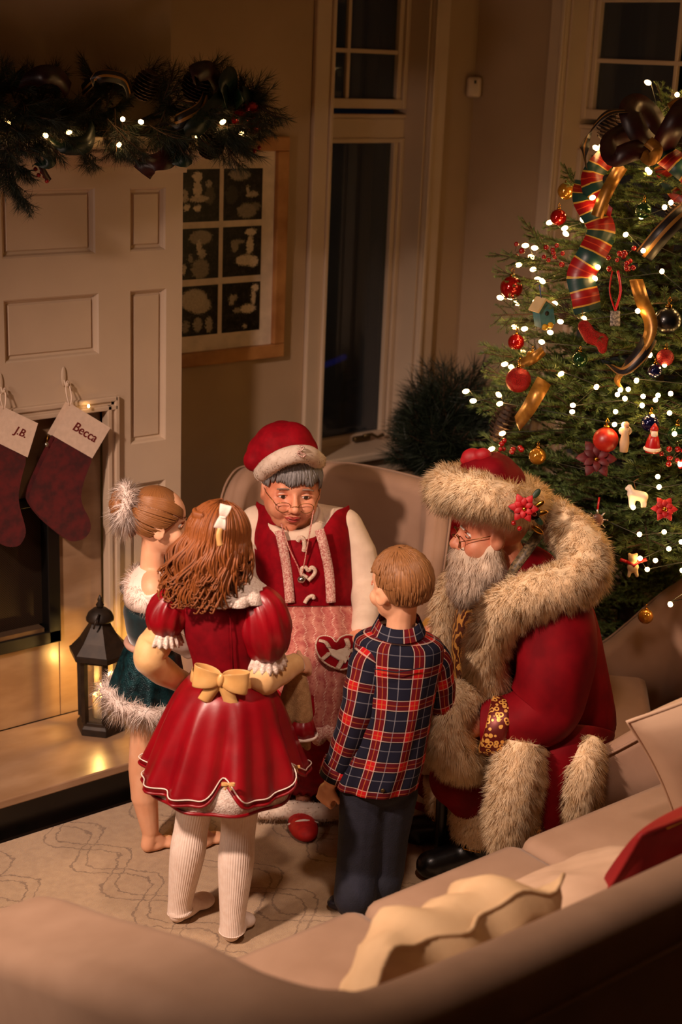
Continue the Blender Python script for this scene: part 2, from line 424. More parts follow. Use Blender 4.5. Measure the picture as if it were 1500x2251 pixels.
# glowing strips set outside for the coloured streaks in the night window
m_blue = mat('blue_glow', (20,40,160), .5, emit=(30,70,255), es=.10); m_redglow = mat('red_glow', (120,20,20), .5, emit=(255,50,40), es=.05)
m_slat = mat('pale_slat', (150,140,128), .8)
for lb, pts, r_, m_ in (('blue glowing strip outside beyond the tall dark window', [(3.95,5.6,.93), (4.15,5.6,.86), (4.4,5.6,.84), (4.6,5.6,.88)], .014, m_blue), ('dim red glowing strip outside above the blue strip', [(3.9,5.7,1.05), (4.2,5.7,1.09), (4.5,5.7,1.18)], .010, m_redglow)):
    T = thing('outdoor_glow_strip', lb, 'light', (pts[0][0], pts[0][1], -.3))
    MB().tube(cr(pts, 6), r_, 8).build('strip', m_, T)
    for q in (pts[0], pts[-1]): MB().cap((q[0], q[1], -.29), q, .012, .012, 8).build('stake', m_black, T)
for k, w in enumerate(('lowest', 'second', 'middle', 'fourth', 'topmost')):
    o = MB().bb(4.15+k*.06, 4.85, 6.3+.2*k, 6.5+.2*k, -.3, 1.62+.12*k).build('reflected_slat', m_slat, smooth=False)  # slabs added outside in place of slats reflected in the glass
    tag(o, w+' of the pale slabs outside that stand in for reflected slats', 'slat', 'reflected slats')
tag(MB().bb(2.5, 6.5, 4.75, 9, -.35, -.3).build('ground', mat('night_ground', (40,40,44), .9), smooth=False), kind='structure')

# ------------------------------------------------------------------ fireplace
FP = tag(thing('fireplace', 'white panelled fireplace with marble surround and black firebox', 'fireplace', (1.9, YB, 0)))
XL, XE = .95, 2.655
pan = [(2.02,2.345,1.367,1.56), (2.02,2.335,1.683,1.884), (2.459,2.594,1.055,1.56), (2.459,2.59,1.683,1.88), (2.459,2.594,.2,.918),
       (1.25,1.575,1.367,1.56), (1.25,1.575,1.683,1.884), (1.61,1.985,1.367,1.56), (1.61,1.985,1.683,1.884), (1.01,1.145,1.055,1.56), (1.01,1.145,1.683,1.88), (1.01,1.145,.2,.918)]
OP = (1.20, 2.402, 0, 1.222)
holed('x', XL, XE, 0, 1.95, pan+[OP], YB, YB+.03).build('surround', m_white, FP, smooth=False)
MB().bb(XE-.03, XE, YB+.03, YW, 0, 1.95).build('surround_side', m_white, FP, smooth=False)
for (x0, x1, z0, z1) in pan:
    def rect(i, y): return [(x0+i, y, z0+i), (x1-i, y, z0+i), (x1-i, y, z1-i), (x0+i, y, z1-i)]
    k = MB(); rr = [rect(0, YB), rect(.005, YB+.004), rect(.009, YB+.016), rect(.016, YB+.019), rect(.022, YB+.012), rect(.026, YB+.012)]
    k.loft(rr, False, True); k.build('panel', m_white, FP, smooth=False)
# casing round the opening
k = MB()
for i, (o_, dp) in enumerate(((.0, .02), (.014, .012), (.028, .02))):
    k.bb(OP[1]-.038+o_, OP[1]-.038+o_+.016, YB-dp, YB+.02, .145, OP[3]-.038+o_+.016)
    k.bb(OP[0]+.022-o_, OP[0]+.038-o_, YB-dp, YB+.02, .145, OP[3]-.038+o_+.016)
    k.bb(OP[0], OP[1], YB-dp, YB+.02, OP[3]-.038+o_, OP[3]-.038+o_+.016)
k.build('opening_moulding', m_white, FP, smooth=False, bevel=.003)
# marble slips: separate slabs
IX0, IX1, IZ0, IZ1 = 1.40, 2.203, .415, .922
for x0, x1, z0, z1 in ((IX1, 2.364, .145, 1.207), (1.238, IX0, .145, 1.207), (IX0+.002, IX1-.002, IZ1, 1.207), (IX0+.002, IX1-.002, .145, IZ0)):
    MB().bb(x0, x1, YB+.03, YB+.09, z0, z1).build('marble_slab', m_marble, FP, smooth=False, bevel=.002)
MB().bb(IX0-.02, IX1+.02, YB+.33, YB+.35, .2, 1.1).bb(IX0-.02, IX0, YB+.09, YB+.34, .2, 1.1).bb(IX1, IX1+.02, YB+.09, YB+.34, .2, 1.1).bb(IX0, IX1, YB+.09, YB+.34, .2, IZ0+.02).bb(IX0, IX1, YB+.09, YB+.34, IZ1-.02, 1.1).build('firebox', m_black, FP, smooth=False)
k = MB()
for x0, x1, z0, z1 in ((IX0, IX0+.045, IZ0, IZ1), (IX1-.045, IX1, IZ0, IZ1), (IX0, IX1, IZ0, IZ0+.045), (IX0, IX1, IZ1-.03, IZ1)): k.bb(x0, x1, YB+.015, YB+.09, z0, z1)
k.build('insert_frame', m_black, FP, smooth=False, bevel=.004)
m_mesh = mat('fire_screen_mesh', (46,36,28), .5, metal=.6); g = G(m_mesh); x, y, z = g.xyz()
d1 = g.stripe(g.math('ADD', x, z), .008, 0, .45); d2 = g.stripe(g.math('SUBTRACT', x, z), .008, 0, .45)
g.base(g.mix(g.math('MAXIMUM', d1, d2), (8,7,6), (60,46,34)))
MB().bb(IX0+.045, IX1-.045, YB+.06, YB+.064, IZ0+.06, IZ1-.03).build('fire_screen', m_mesh, FP, smooth=False)
MB().bb(IX0+.05, IX1-.06, YB+.02, YB+.06, IZ0+.045, IZ0+.06).build('vent_ledge', mat('worn_steel', (120,96,74), .35, metal=.6), FP, smooth=False)
# mantel shelf with stepped crown below
MT = MB().bb(XL-.12, XE+.10, YB-.23, YW-.005, 2.015, 2.05).build('mantel_shelf', m_white, FP, smooth=False, bevel=.006)
prof = [(.0,1.925), (.012,1.925), (.014,1.945), (.03,1.952), (.05,1.965), (.085,1.985), (.13,1.998), (.15,2.0), (.15,2.015), (0,2.015)]
k = MB(); pts = [(XL, -1), (XE, 1)]
ring0 = [(XL-.0-o_*.5, YB-o_, z) for o_, z in prof]; ring1 = [(XE+o_*.5, YB-o_, z) for o_, z in prof]
k.loft([ring0, ring1]); k.build('mantel_crown', m_white, FP, smooth=False)
k = MB(); k.loft([[(XE+o_*.5, YB-o_, z) for o_, z in prof], [(XE+o_*.5, YW-.002, z) for o_, z in prof]]); k.build('mantel_crown', m_white, FP, smooth=False)
struct(MB().bb(XL+.03, 2.62, YB+.02, YW+.01, 2.04, ZC), 'wall_chimney', m_wall, smooth=False)
# hearth
HE = thing('hearth', 'low raised hearth with cream marble top and dark front', 'hearth', (1.9, 3.88, 0))
MB().bb(.85, 2.78, 3.70, YB+.05, 0, .118).build('hearth_base', m_darkface, HE, smooth=False)
for x0, x1 in ((.84, 1.46), (1.462, 2.79)): MB().bb(x0, x1, 3.675, YB+.028, .118, .145).build('marble_slab', m_marble, HE, smooth=False, bevel=.004)

# ------------------------------------------------------------------ rug
m_rug = mat('cream_rug', (188,158,122), .95, (176,146,112), 40, bump=.9, bscale=420, sheen=.3)
g = G(m_rug); x, y, z = g.xyz(); nzz = g.noise(14)
xx = g.math('ADD', x, g.math('ADD', g.math('MULTIPLY', g.math('SUBTRACT', nzz, .5), .05), g.math('MULTIPLY', g.math('SUBTRACT', g.noise(70), .5), .03)))
P_, Q_ = .30, .34
cs = g.math('MULTIPLY', g.math('COSINE', g.math('MULTIPLY', y, 2*PI/Q_)), .235)
s_ = g.math('DIVIDE', xx, P_)
def near(e): return g.math('ABSOLUTE', g.math('SUBTRACT', g.math('FRACT', e), .5))
ln = None
for sg in ('ADD', 'SUBTRACT'):
    d_ = near(g.math(sg, s_, cs)); d_ = g.math('ABSOLUTE', g.math('SUBTRACT', d_, .07)); l_ = g.math('LESS_THAN', d_, .012)
    ln = l_ if ln is None else g.math('MAXIMUM', ln, l_)
wv = g.noise(30); ln = g.math('MULTIPLY', ln, g.math('MULTIPLY_ADD', wv, .7, .25))
old = [l.from_socket for l in g.L if l.to_socket == g.N['Principled BSDF'].inputs['Base Color']][0]
g.base(g.mix(ln, old, (108,82,58)))
RUG = MB().bb(.1, 3.75, .7, 3.655, 0.001, .022)
RUG = tag(RUG.build('rug', m_rug, smooth=False, bevel=.008), 'cream rug with carved trellis lines under the group', 'rug')

# ------------------------------------------------------------------ picture on the wall
PF = thing('picture_frame', 'large wooden frame with white mat and six photographs', 'picture', (2.97, YW, 1.2))
m_wood = mat('pale_burl_wood', (186,132,78), .45, (150,98,52), 9, detail=8)
m_mat = mat('white_mat', (226,208,192), .7)
x0, x1, z0, z1 = 2.70, 3.297, 1.219, 2.016; fw = .05
for a, b, c, d in ((x0, x1, z0, z0+fw), (x0, x1, z1-fw, z1), (x0, x0+fw, z0+fw, z1-fw), (x1-fw, x1, z0+fw, z1-fw)):
    MB().bb(a, b, YW-.032, YW-.001, c, d).build('frame_rail', m_wood, PF, smooth=False, bevel=.005)
MB().bb(x0+fw, x1-fw, YW-.012, YW-.006, z0+fw, z1-fw).build('mat_board', m_mat, PF, smooth=False)
def photo_mat(i):
    """black-and-white print: dark ground, soft grey texture and pale rounded shapes"""
    m = mat('photograph_print', (20,18,16), .35, spec=.2); g = G(m); x, y, z = g.xyz('Generated')
    n1 = g.noise(4+.7*i, 'Generated', 2); n2 = g.noise(14+2*i, 'Generated', 4); n3 = g.noise(40, 'Generated', 2)
    x = g.math('ADD', x, g.math('MULTIPLY', g.math('SUBTRACT', n2, .5), .24)); z = g.math('ADD', z, g.math('MULTIPLY', g.math('SUBTRACT', n3, .5), .16))
    v = g.math('MULTIPLY', g.math('POWER', g.math('MULTIPLY', n1, n2), 2.2), .35)
    sh = {0: [(.46,.86,.13,.10,.8), (.46,.62,.11,.20,.75), (.5,.44,.26,.07,.6), (.17,.5,.07,.14,.5), (.2,.28,.09,.07,.8), (.46,.26,.09,.07,.8), (.74,.72,.08,.08,.45), (.76,.5,.13,.2,.12)],
          1: [(.4,.88,.3,.12,.35), (.75,.5,.18,.06,.5), (.62,.55,.05,.14,.5), (.6,.18,.28,.16,.3), (.82,.25,.14,.1,.2), (.2,.5,.18,.2,.06)],
          2: [(.55,.2,.24,.22,.3), (.52,.62,.06,.2,.6), (.55,.82,.3,.16,.35), (.3,.42,.07,.1,.3), (.15,.2,.05,.12,.6), (.6,.5,.1,.1,.5)],
          3: [(.72,.88,.16,.08,.85), (.7,.62,.1,.2,.8), (.6,.32,.3,.12,.75), (.3,.6,.1,.12,.35), (.38,.7,.2,.05,.3), (.8,.28,.14,.12,.85)],
          4: [(.4,.72,.36,.24,.55), (.55,.6,.3,.18,.5), (.5,.22,.12,.16,.35), (.78,.2,.1,.18,.4), (.2,.2,.1,.14,.3)],
          5: [(.86,.88,.11,.08,.85), (.82,.68,.07,.16,.8), (.68,.46,.22,.1,.8), (.25,.66,.09,.12,.45), (.35,.72,.05,.07,.4), (.4,.44,.12,.06,.35), (.6,.1,.06,.05,.6)]}[i]
    for cx, cz, rx, rz, br in sh:
        dx = g.math('DIVIDE', g.math('SUBTRACT', x, cx), rx); dz = g.math('DIVIDE', g.math('SUBTRACT', z, cz), rz)
        q = g.math('SUBTRACT', 1, g.math('ADD', g.math('MULTIPLY', dx, dx), g.math('MULTIPLY', dz, dz))); q = g.math('MULTIPLY', g.math('MINIMUM', g.math('MAXIMUM', g.math('MULTIPLY', q, 3), 0), 1), g.math('MULTIPLY', g.math('MULTIPLY_ADD', n2, .8, .6), br))
        v = g.math('MAXIMUM', v, q)
    g.base(g.mix(v, (9,8,8), (232,216,196)))
    return m
i = 0
for za, zb in ((1.727,1.906), (1.528,1.704), (1.327,1.504)):
    for xa, xb in ((2.835,3.006), (3.025,3.191)):
        MB().bb(xa, xb, YW-.014, YW-.011, za, zb).build('photograph', photo_mat(i), PF, smooth=False); i += 1
# motion sensor in the corner
SN = thing('motion_sensor', 'small white motion sensor in the wall corner', 'sensor', (4.19, YW-.03, 2.165))
k = MB(); k.box((4.188, YW-.028, 2.202), (.058, .04, .078), rz=math.radians(-40)); k.build('housing', m_white, SN, smooth=True, bevel=.012)
k = MB(); k.box((4.175, YW-.048, 2.222), (.008, .004, .012), rz=math.radians(-40)); k.build('indicator', m_black, SN)

# ------------------------------------------------------------------ upholstery
def shell(path, n=14):
    """upholstered wall swept along path: stations (x, y, z_top, thickness, z_bottom)"""
    st = cr(path, 6); rings = []
    for i, s in enumerate(st):
        a = st[max(i-1, 0)]; b = st[min(i+1, len(st)-1)]
        t = V(b[0]-a[0], b[1]-a[1], 0).normalized(); o = V(t.y, -t.x, 0); p = V(s[0], s[1], 0); h = s[3]/2; zt, zb = s[2], s[4]
        r = [p - o*h + V(0,0,zb), p - o*h + V(0,0,zb+(zt-zb)*.5)]
        rad = min(h, .055)
        for k in range(6):
            an = PI - PI/2*k/5; r.append(p + o*(-(h-rad) + rad*math.cos(an)) + V(0,0,zt-rad+rad*math.sin(an)))
        for k in range(6):
            an = PI/2 - PI/2*k/5; r.append(p + o*((h-rad) + rad*math.cos(an)) + V(0,0,zt-rad+rad*math.sin(an)))
        r += [p + o*h + V(0,0,zb+(zt-zb)*.5), p + o*h + V(0,0,zb)]
        rings.append(r)
    return rings
def cushion(c, ax, w, h, t, n=14, pinch=.06, wrinkle=0, seed=0, flatness=2.6):
    """stuffed cushion: ax = (width dir, height dir, thickness dir)"""
    c = Vector(c); mb = MB(); rnd = random.Random(seed); ph = [rnd.uniform(0, 6) for _ in range(6)]
    front = []; back = []
    for i in range(n+1):
        for j in range(n+1):
            u, v = -1+2*i/n, -1+2*j/n
            e = (1-abs(u)**flatness)*(1-abs(v)**flatness); e = max(e, 0)**.5
            pu = u*(1-pinch*(1-v*v)*abs(u)); pv = v*(1-pinch*(1-u*u)*abs(v))
            wr = wrinkle*(math.sin(7*u+3*v+ph[0])+math.sin(5*v-4*u+ph[1])+.9*math.sin(15*u+5*v+ph[2]+2*math.sin(4*v))+.6*math.sin(23*u-7*v+ph[3]))*e*.33 if wrinkle else 0
            q = c + ax[0]*(pu*w/2) + ax[1]*(pv*h/2)
            if wrinkle: q = q + (ax[2]*(.020*math.sin(6.5*u+2*v+ph[4])+.010*math.sin(13*u+ph[5])) + ax[1]*(.014*math.sin(9*u+ph[1])*abs(v)))*(wrinkle/.045)
            front.append(q + ax[2]*(e*t/2+wr)); back.append(q - ax[2]*(e*t/2))
    fs = []; m_ = n+1
    for i in range(n):
        for j in range(n): fs.append((i*m_+j, (i+1)*m_+j, (i+1)*m_+j+1, i*m_+j+1))
    mb.add(front, fs); mb.add(back, [tuple(reversed(f)) for f in fs])
    bord = [front[i*m_] for i in range(m_)] + [front[n*m_+j] for j in range(1, m_)] + [front[i*m_+n] for i in range(n-1, -1, -1)] + [front[j] for j in range(n-1, 0, -1)]
    return mb, bord
def rounded_slab(x0, x1, y0, y1, z0, z1, r, rz=0, c=None, ax=None):
    mb = MB(); mb.bb(x0, x1, y0, y1, z0, z1); return mb
SO = thing('sofa', 'beige sofa with sloping arms, seen from behind in the foreground', 'sofa', (2.2, 1.85, 0))
SB = .13
sp = [(1.175,2.56,.50,.25,SB), (1.175,2.47,.61,.26,SB), (1.18,2.2,.70,.26,SB), (1.19,1.9,.80,.25,SB), (1.22,1.68,.845,.2,SB), (1.32,1.555,.855,.15,SB), (1.5,1.535,.84,.13,SB),
      (2.2,1.535,.83,.125,SB), (2.95,1.535,.84,.13,SB), (3.12,1.555,.85,.15,SB), (3.2,1.68,.84,.18,SB), (3.22,1.9,.70,.2,SB), (3.22,2.15,.52,.2,SB)]
MB().loft(shell(sp)).build('back_and_arms', m_sofa, SO)
# piping along the outer top of the back
k = MB(); k.tube([(x_, 1.464, .72) for x_ in np.linspace(1.5, 3.0, 24)], .005, 6); k.build('piping', m_sofa, SO)
for x0, x1 in ((1.315, 1.955), (1.965, 2.465), (2.475, 3.10)):
    k = MB(); k.bb(x0, x1, 1.60, 2.26, .30, .455); k.build('seat_cushion', m_sofa, SO, bevel=.035)
MB().bb(1.29, 3.13, 1.57, 2.22, SB, .30).build('seat_base', m_sofa, SO, bevel=.01)
for x_, y_ in ((1.12,2.48), (3.24,2.1), (1.2,1.58), (3.2,1.58)): MB().cap((x_, y_, .024), (x_, y_, .14), .018, .022).build('leg', m_black, SO)
m_cream = mat('cream_linen', (226,194,150), .8, (214,180,136), 10, bump=.2, bscale=300)
m_pil = mat('beige_pillow', (200,170,142), .8, (190,160,132), 10, bump=.12, bscale=600)
m_redpil = mat('red_pillow', (150,10,12), .7, (128,6,10), 10, bump=.1, bscale=600)
def pillow(label, m, c, w, h, t, lean, yaw=0, roll=0, wrinkle=0, seed=0, pinch=.07, flat=2.6):
    c = Vector(c); T = thing('throw_pillow', label, 'pillow', (c.x, c.y, c.z-h*.4), 'pillows on the sofa')
    a = V(math.cos(yaw), math.sin(yaw), 0); n_ = V(-math.sin(yaw), math.cos(yaw), 0)
    up = V(0,0,1)*math.cos(lean) - n_*math.sin(lean); n2 = a.cross(up)*-1
    R_ = Matrix.Rotation(roll, 3, n2); a = R_ @ a; up = R_ @ up
    mb, bord = cushion(c, (a, up, -n2 if n2.dot(n_) < 0 else n2), w, h, t, 26, pinch, wrinkle, seed, flat)
    o = mb.build('cover', m, T)
    MB().tube(bord+[bord[0]], .005, 6).build('piping', m, T)
    return T, (a, up, n2)
pillow('crumpled cream linen pillow nearest the sofa corner', m_cream, (1.75, 1.77, .61), .52, .38, .26, .42, yaw=.06, roll=.06, wrinkle=.030, seed=3, pinch=.11, flat=2.1)
pillow('plain beige pillow lying between the cream and red pillows', m_pil, (2.25, 1.86, .56), .50, .42, .15, 1.05, yaw=.05, roll=.0, wrinkle=.006, seed=5)
T, ax = pillow('red pillow with gold trim leaning on the sofa back', m_redpil, (2.44, 1.73, .665), .56, .40, .13, .45, yaw=0, seed=6)
k = MB(); c = V(2.44, 1.73, .665)
k.tube([c + ax[0]*(.26*t) + ax[1]*(.186-.012*t*t*0) for t in np.linspace(-.8, .8, 24)], .007, 6); k.build('gold_trim', m_gold, T)
pillow('large beige pillow at the far end of the sofa', m_pil, (2.98, 1.96, .69), .52, .50, .16, .30, yaw=-.5, roll=-.5, seed=8)

def armchair(label, o, fwd, width, arm_pts, seat_d, seat_z=.43, zb=.28, name='armchair'):
    """arm_pts: stations (u forward, s across to the sitter's left, z_top, thickness)"""
    fwd = Vector(fwd).normalized(); left = V(-fwd.y, fwd.x, 0); o = Vector(o)
    T = thing(name, label, 'chair', (o.x, o.y, 0))
    P = lambda u, s: o + fwd*u + left*s
    path = [(P(u, s).x, P(u, s).y, zt, th, zb) for u, s, zt, th in arm_pts]
    MB().loft(shell(path)).build('back_and_arms', m_chair, T)
    k = MB(); k.tube([V(s[0], s[1], s[2]-.012) + V((b[1]-a[1]), -(b[0]-a[0]), 0).normalized()*(s[3]/2+.001)*sg for sg in (1,) for s, a, b in zip(cr(path, 6), [cr(path, 6)[max(i-1,0)] for i in range(len(cr(path,6)))], [cr(path,6)[min(i+1, len(cr(path,6))-1)] for i in range(len(cr(path,6)))])], .004, 6); k.build('piping', m_chair, T)
    w2 = width/2-.05
    k = MB(); k.box(P(seat_d/2-.27, 0)+V(0,0,seat_z-.065), (seat_d, 2*w2, .13), ax=(fwd, left, V(0,0,1))); k.build('seat_cushion', m_chair, T, bevel=.03)
    k = MB(); k.box(P(seat_d/2-.29, 0)+V(0,0,(zb+seat_z-.13)/2), (seat_d-.02, 2*w2+.02, seat_z-.13-zb+.01), ax=(fwd, left, V(0,0,1))); k.build('seat_base', m_chair, T, bevel=.01)
    for u in (-.26, seat_d-.36):
        for s in (-w2+.02, w2-.02):
            p = P(u, s); MB().cap((p.x, p.y, .036), (p.x, p.y, zb), .014, .02, 10).build('leg', m_black, T)
    return T
# chair under the red-coated sitter: faces the photograph's left
oS = at(1236, 1600, 4.17); fS = -RH*1.0 + GH*.12
armchair('taupe swoop-arm chair holding the man in the red suit', (oS.x, oS.y, 0), fS, .72,
   [(.13,.33,.41,.08), (0,.345,.435,.08), (-.1,.35,.475,.08), (-.19,.35,.54,.085), (-.31,.345,.63,.09), (-.40,.30,.74,.1), (-.46,.15,.88,.1), (-.47,0,.93,.1), (-.46,-.16,.90,.1), (-.40,-.30,.82,.1), (-.33,-.36,.73,.09), (-.22,-.365,.60,.085), (-.12,-.36,.50,.08), (0,-.35,.45,.08), (.13,-.33,.42,.08)], .70)
oM = at(702, 1400, 4.62)
armchair('taupe swoop-arm chair behind the woman by the window', (oM.x, oM.y, 0), -GH*.97 - RH*.22, .74,
   [(.32,.34,.58,.08), (.15,.35,.61,.08), (0,.355,.66,.08), (-.10,.355,.80,.08), (-.19,.34,.925,.085), (-.27,.27,.945,.09), (-.31,0,.965,.09), (-.27,-.27,.945,.09), (-.19,-.34,.925,.085), (-.10,-.355,.80,.08), (0,-.355,.66,.08), (.15,-.35,.61,.08), (.32,-.34,.58,.08)], .62)
# ================================================================== greenery
def needle_mat(name, c, c2, rough=.55):
    m = mat(name, c, rough, c2, 30); g = G(m); oi = g.N.new('ShaderNodeObjectInfo')
    old = [l.from_socket for l in g.L if l.to_socket == g.N['Principled BSDF'].inputs['Base Color']][0]
    hs = g.N.new('ShaderNodeHueSaturation'); g.L.new(old, hs.inputs['Color']); g.L.new(g.math('MULTIPLY_ADD', oi.outputs['Random'], .5, .75), hs.inputs['Value'])
    g.base(hs.outputs[0]); return m
m_fir = needle_mat('fir_needles', (112,130,70), (66,90,42)); m_pine = needle_mat('pine_needles', (36,48,32), (22,31,20)); m_bark = mat('bark', (70,50,34), .9)
def branch_mesh(name, seed, L=.45, nl=.021, dens=900, m=m_fir, sides=11, sl=.17, spread=55, nw=.0011, fan=1.0, droop=.05):
    rng = np.random.default_rng(seed); rd = random.Random(seed); segs = []
    def pt(t): return np.array((rd.uniform(-.004,.004), 0, L*t)) + np.array((0, -droop*t*t, 0))
    main = [np.array((0, -droop*t*t, L*t)) for t in np.linspace(0, 1, 6)]
    twigs = [(main, .004)]
    for k in range(sides):
        t = .12+.82*k/sides; b = np.array((0, -droop*t*t, L*t)); sg = 1 if k % 2 else -1; a = math.radians(spread*rd.uniform(.75,1.1)); ln = sl*(1.12-t*.75)*rd.uniform(.75,1.15)
        dr = np.array((sg*math.sin(a)*fan, rd.uniform(-.25,.3), math.cos(a))); dr /= np.linalg.norm(dr)
        tw = [b + dr*ln*u + np.array((0, -.03*u*u*ln*3, .25*ln*u*u)) for u in np.linspace(0, 1, 4)]; twigs.append((tw, .0022))
        if ln > .1:
            for sg2 in (-1, 1):
                a2 = math.radians(40)*sg2; c_, s_ = math.cos(a2), math.sin(a2); d2 = np.array((dr[0]*c_+dr[2]*s_, dr[1]+rd.uniform(-.2,.2), -dr[0]*s_+dr[2]*c_))
                b2 = tw[0]+(tw[-1]-tw[0])*.45; twigs.append(([b2 + d2*ln*.5*u for u in np.linspace(0, 1, 3)], .0016))
    R_, D_, B_ = [], [], []
    for tw, r in twigs:
        for p, q in zip(tw[:-1], tw[1:]):
            ln = np.linalg.norm(q-p); n = max(int(ln*dens), 2); u = rng.random(n)[:, None]; R_.append(p+(q-p)*u)
            d = (q-p)/ln; rv = rng.normal(size=(n, 3)); rv -= (rv@d)[:, None]*d; rv /= np.linalg.norm(rv, axis=1)[:, None]
            rv[:, 1] = np.abs(rv[:, 1])*.8 + rv[:, 1]*.2
            D_.append(rv*.75 + d*.7)
        R_.append(np.repeat(tw[-1][None], 10, 0)); dd = tw[-1]-tw[-2]; dd = dd/np.linalg.norm(dd); D_.append(dd[None]+rng.normal(size=(10, 3))*.35)
    R_ = np.concatenate(R_); D_ = np.concatenate(D_); D_ /= np.linalg.norm(D_, axis=1)[:, None]
    Ln = nl*(.7+.5*rng.random(len(R_)))
    vs, q, tr, nn = strands(R_, D_, D_, Ln, np.full(len(R_), nw), rng=rng)
    me = rib_mesh(None, vs, q, tr, None, m, None) if False else None
    mb = MB()
    for tw, r in twigs: mb.tube(tw, [r]*(len(tw)-1)+[r*.4], 5)
    tv = np.array(mb.v); base = len(vs)
    tq = np.array([f for f in mb.f if len(f) == 4])+base
    me = bpy.data.meshes.new(name)
    allv = np.concatenate([vs, tv]); quads = np.concatenate([q, tq]); nq, ntri = len(quads), len(tr)
    me.vertices.add(len(allv)); me.vertices.foreach_set('co', allv.astype(np.float32).ravel())
    me.loops.add(nq*4+ntri*3); me.loops.foreach_set('vertex_index', np.concatenate([quads.ravel(), tr.ravel()]).astype(np.int32))
    me.polygons.add(nq+ntri); me.polygons.foreach_set('loop_start', np.concatenate([np.arange(nq)*4, nq*4+np.arange(ntri)*3]).astype(np.int32))
    me.update(calc_edges=True)
    me.materials.append(m); me.materials.append(m_bark)
    mi = np.zeros(nq+ntri, dtype=np.int32); mi[len(q):nq] = 1; me.polygons.foreach_set('material_index', mi)
    me.name = name
    return me
FIR = [branch_mesh('fir_branch', 10+i) for i in range(6)]
PINE = [branch_mesh('pine_sprig', 40+i, L=.22, nl=.06, dens=700, m=m_pine, sides=5, sl=.12, spread=45, nw=.0009, droop=.03) for i in range(4)]

m_bulb = mat('lit_bulb', (255,225,170), .3, emit=(255,196,120), es=40)
m_wire = mat('green_wire', (14,22,12), .6)
m_bulb2 = mat('lit_bulb_dim', (255,225,170), .3, emit=(255,196,120), es=22)
bulb_me = MB().ell((0,0,0), (V(.0074,0,0), V(0,.0074,0), V(0,0,.011)), 8, 6).mesh('bulb'); bulb_me.materials.append(m_bulb); bulb_me2 = bulb_me.copy(); bulb_me2.materials.clear(); bulb_me2.materials.append(m_bulb2)

TX, TY = 3.79, 3.03
TD = TX*GH.x + TY*GH.y; TL = TX*RH.x + TY*RH.y
RZ = [(.2,.52), (.35,.58), (.7,.60), (1.0,.57), (1.3,.53), (1.65,.46), (1.85,.36), (1.97,.28), (2.1,.16), (2.2,.08), (2.3,.02)]
def RT_(z):
    for (a, ra), (b, rb) in zip(RZ[:-1], RZ[1:]):
        if z <= b: return ra + (rb-ra)*max(0, (z-a))/(b-a)
    return .02
TREE = thing('christmas_tree', 'tall lit fir tree hung with ornaments in the corner', 'tree', (TX, TY, 0))
MB().tube([(TX,TY,.02), (TX,TY,1.2), (TX,TY,2.2)], [.05,.035,.008], 10).build('trunk', m_bark, TREE)
rd = random.Random(5); nb = 0
_o = at(1236, 1600, 4.17); _f = (-RH + GH*.12).normalized(); _l = V(-_f.y, _f.x, 0)
def blocked(p, tip, um=-.20):
    for t in (.35, .6, .8, 1.0, 1.12):
        q = p.lerp(tip, t); v = q-_o; u, s_ = v.dot(_f), v.dot(_l)
        if q.z < .80 and -.55 < u < .5 and -.40 < s_ < .5: return True
        if q.z < 1.30 and um < u < .6 and -.30 < s_ < .5: return True
    v = tip-CAM; px = 750+FPX*v.dot(RT)/v.dot(FW)
    return tip.z < 1.25 and px < 1050
levels = np.concatenate([np.linspace(.32, 2.0, 30), [2.05, 2.1, 2.15, 2.2]])
for li, z in enumerate(levels):
    R = RT_(z); n = 4 if z > 2.12 else max(6, int(4+11.5*R))
    for k in range(n):
        az = 2*PI*k/n + li*2.4 + rd.uniform(-.25, .25)
        front = math.cos(az)*GH.x + math.sin(az)*GH.y
        if front > .55 and rd.random() < .7: continue
        el = math.radians(rd.uniform(2, 22) + (30 if z > 2.0 else 0) + (28 if z > 2.12 else 0))
        d = V(math.cos(az)*math.cos(el), math.sin(az)*math.cos(el), math.sin(el)); ln = R*rd.uniform(.84, 1.1)
        if z > 2.12: ln = rd.uniform(.16, .22)
        p = V(TX, TY, z - math.sin(el)*ln*.7) + V(d.x, d.y, 0)*.02
        tip = p + d*ln
        for lim, c_ in ((XR-.16, tip.x),):
            if c_ > lim: ln *= max(.25, (lim-p.x)/(tip.x-p.x))
        if blocked(p, p+d*ln):
            for _k in range(5):
                ln *= .8
                if not blocked(p, p+d*ln): break
            else: continue
        s = ln/.45; sw = max(s, .72)
        o = inst(FIR[rd.randrange(6)], 'branch', TREE, frame(p, d, V(-math.sin(az), math.cos(az), rd.uniform(-.3,.3)), (sw, sw, s))); nb += 1
# a few boughs that reach out past the outline towards the fireplace
for px, py, qx, qy, dd in ((1190,575,1080,577,0), (1185,570,1135,495,.05), (1240,420,1228,378,.1), (1200,860,1060,830,0), (1190,790,1085,795,.05), (1200,690,1085,690,.0), (1180,620,1085,612,.1), (1150,930,1050,870,.15)):
    a = at(px+40, py, TD-.15+dd); b = at(qx, qy, TD-.12+dd); d = b-a
    inst(FIR[rd.randrange(6)], 'branch', TREE, frame(a, d, GH if rd.random() < .5 else V(0,0,1), (.6, .6, d.length/.45))); nb += 1

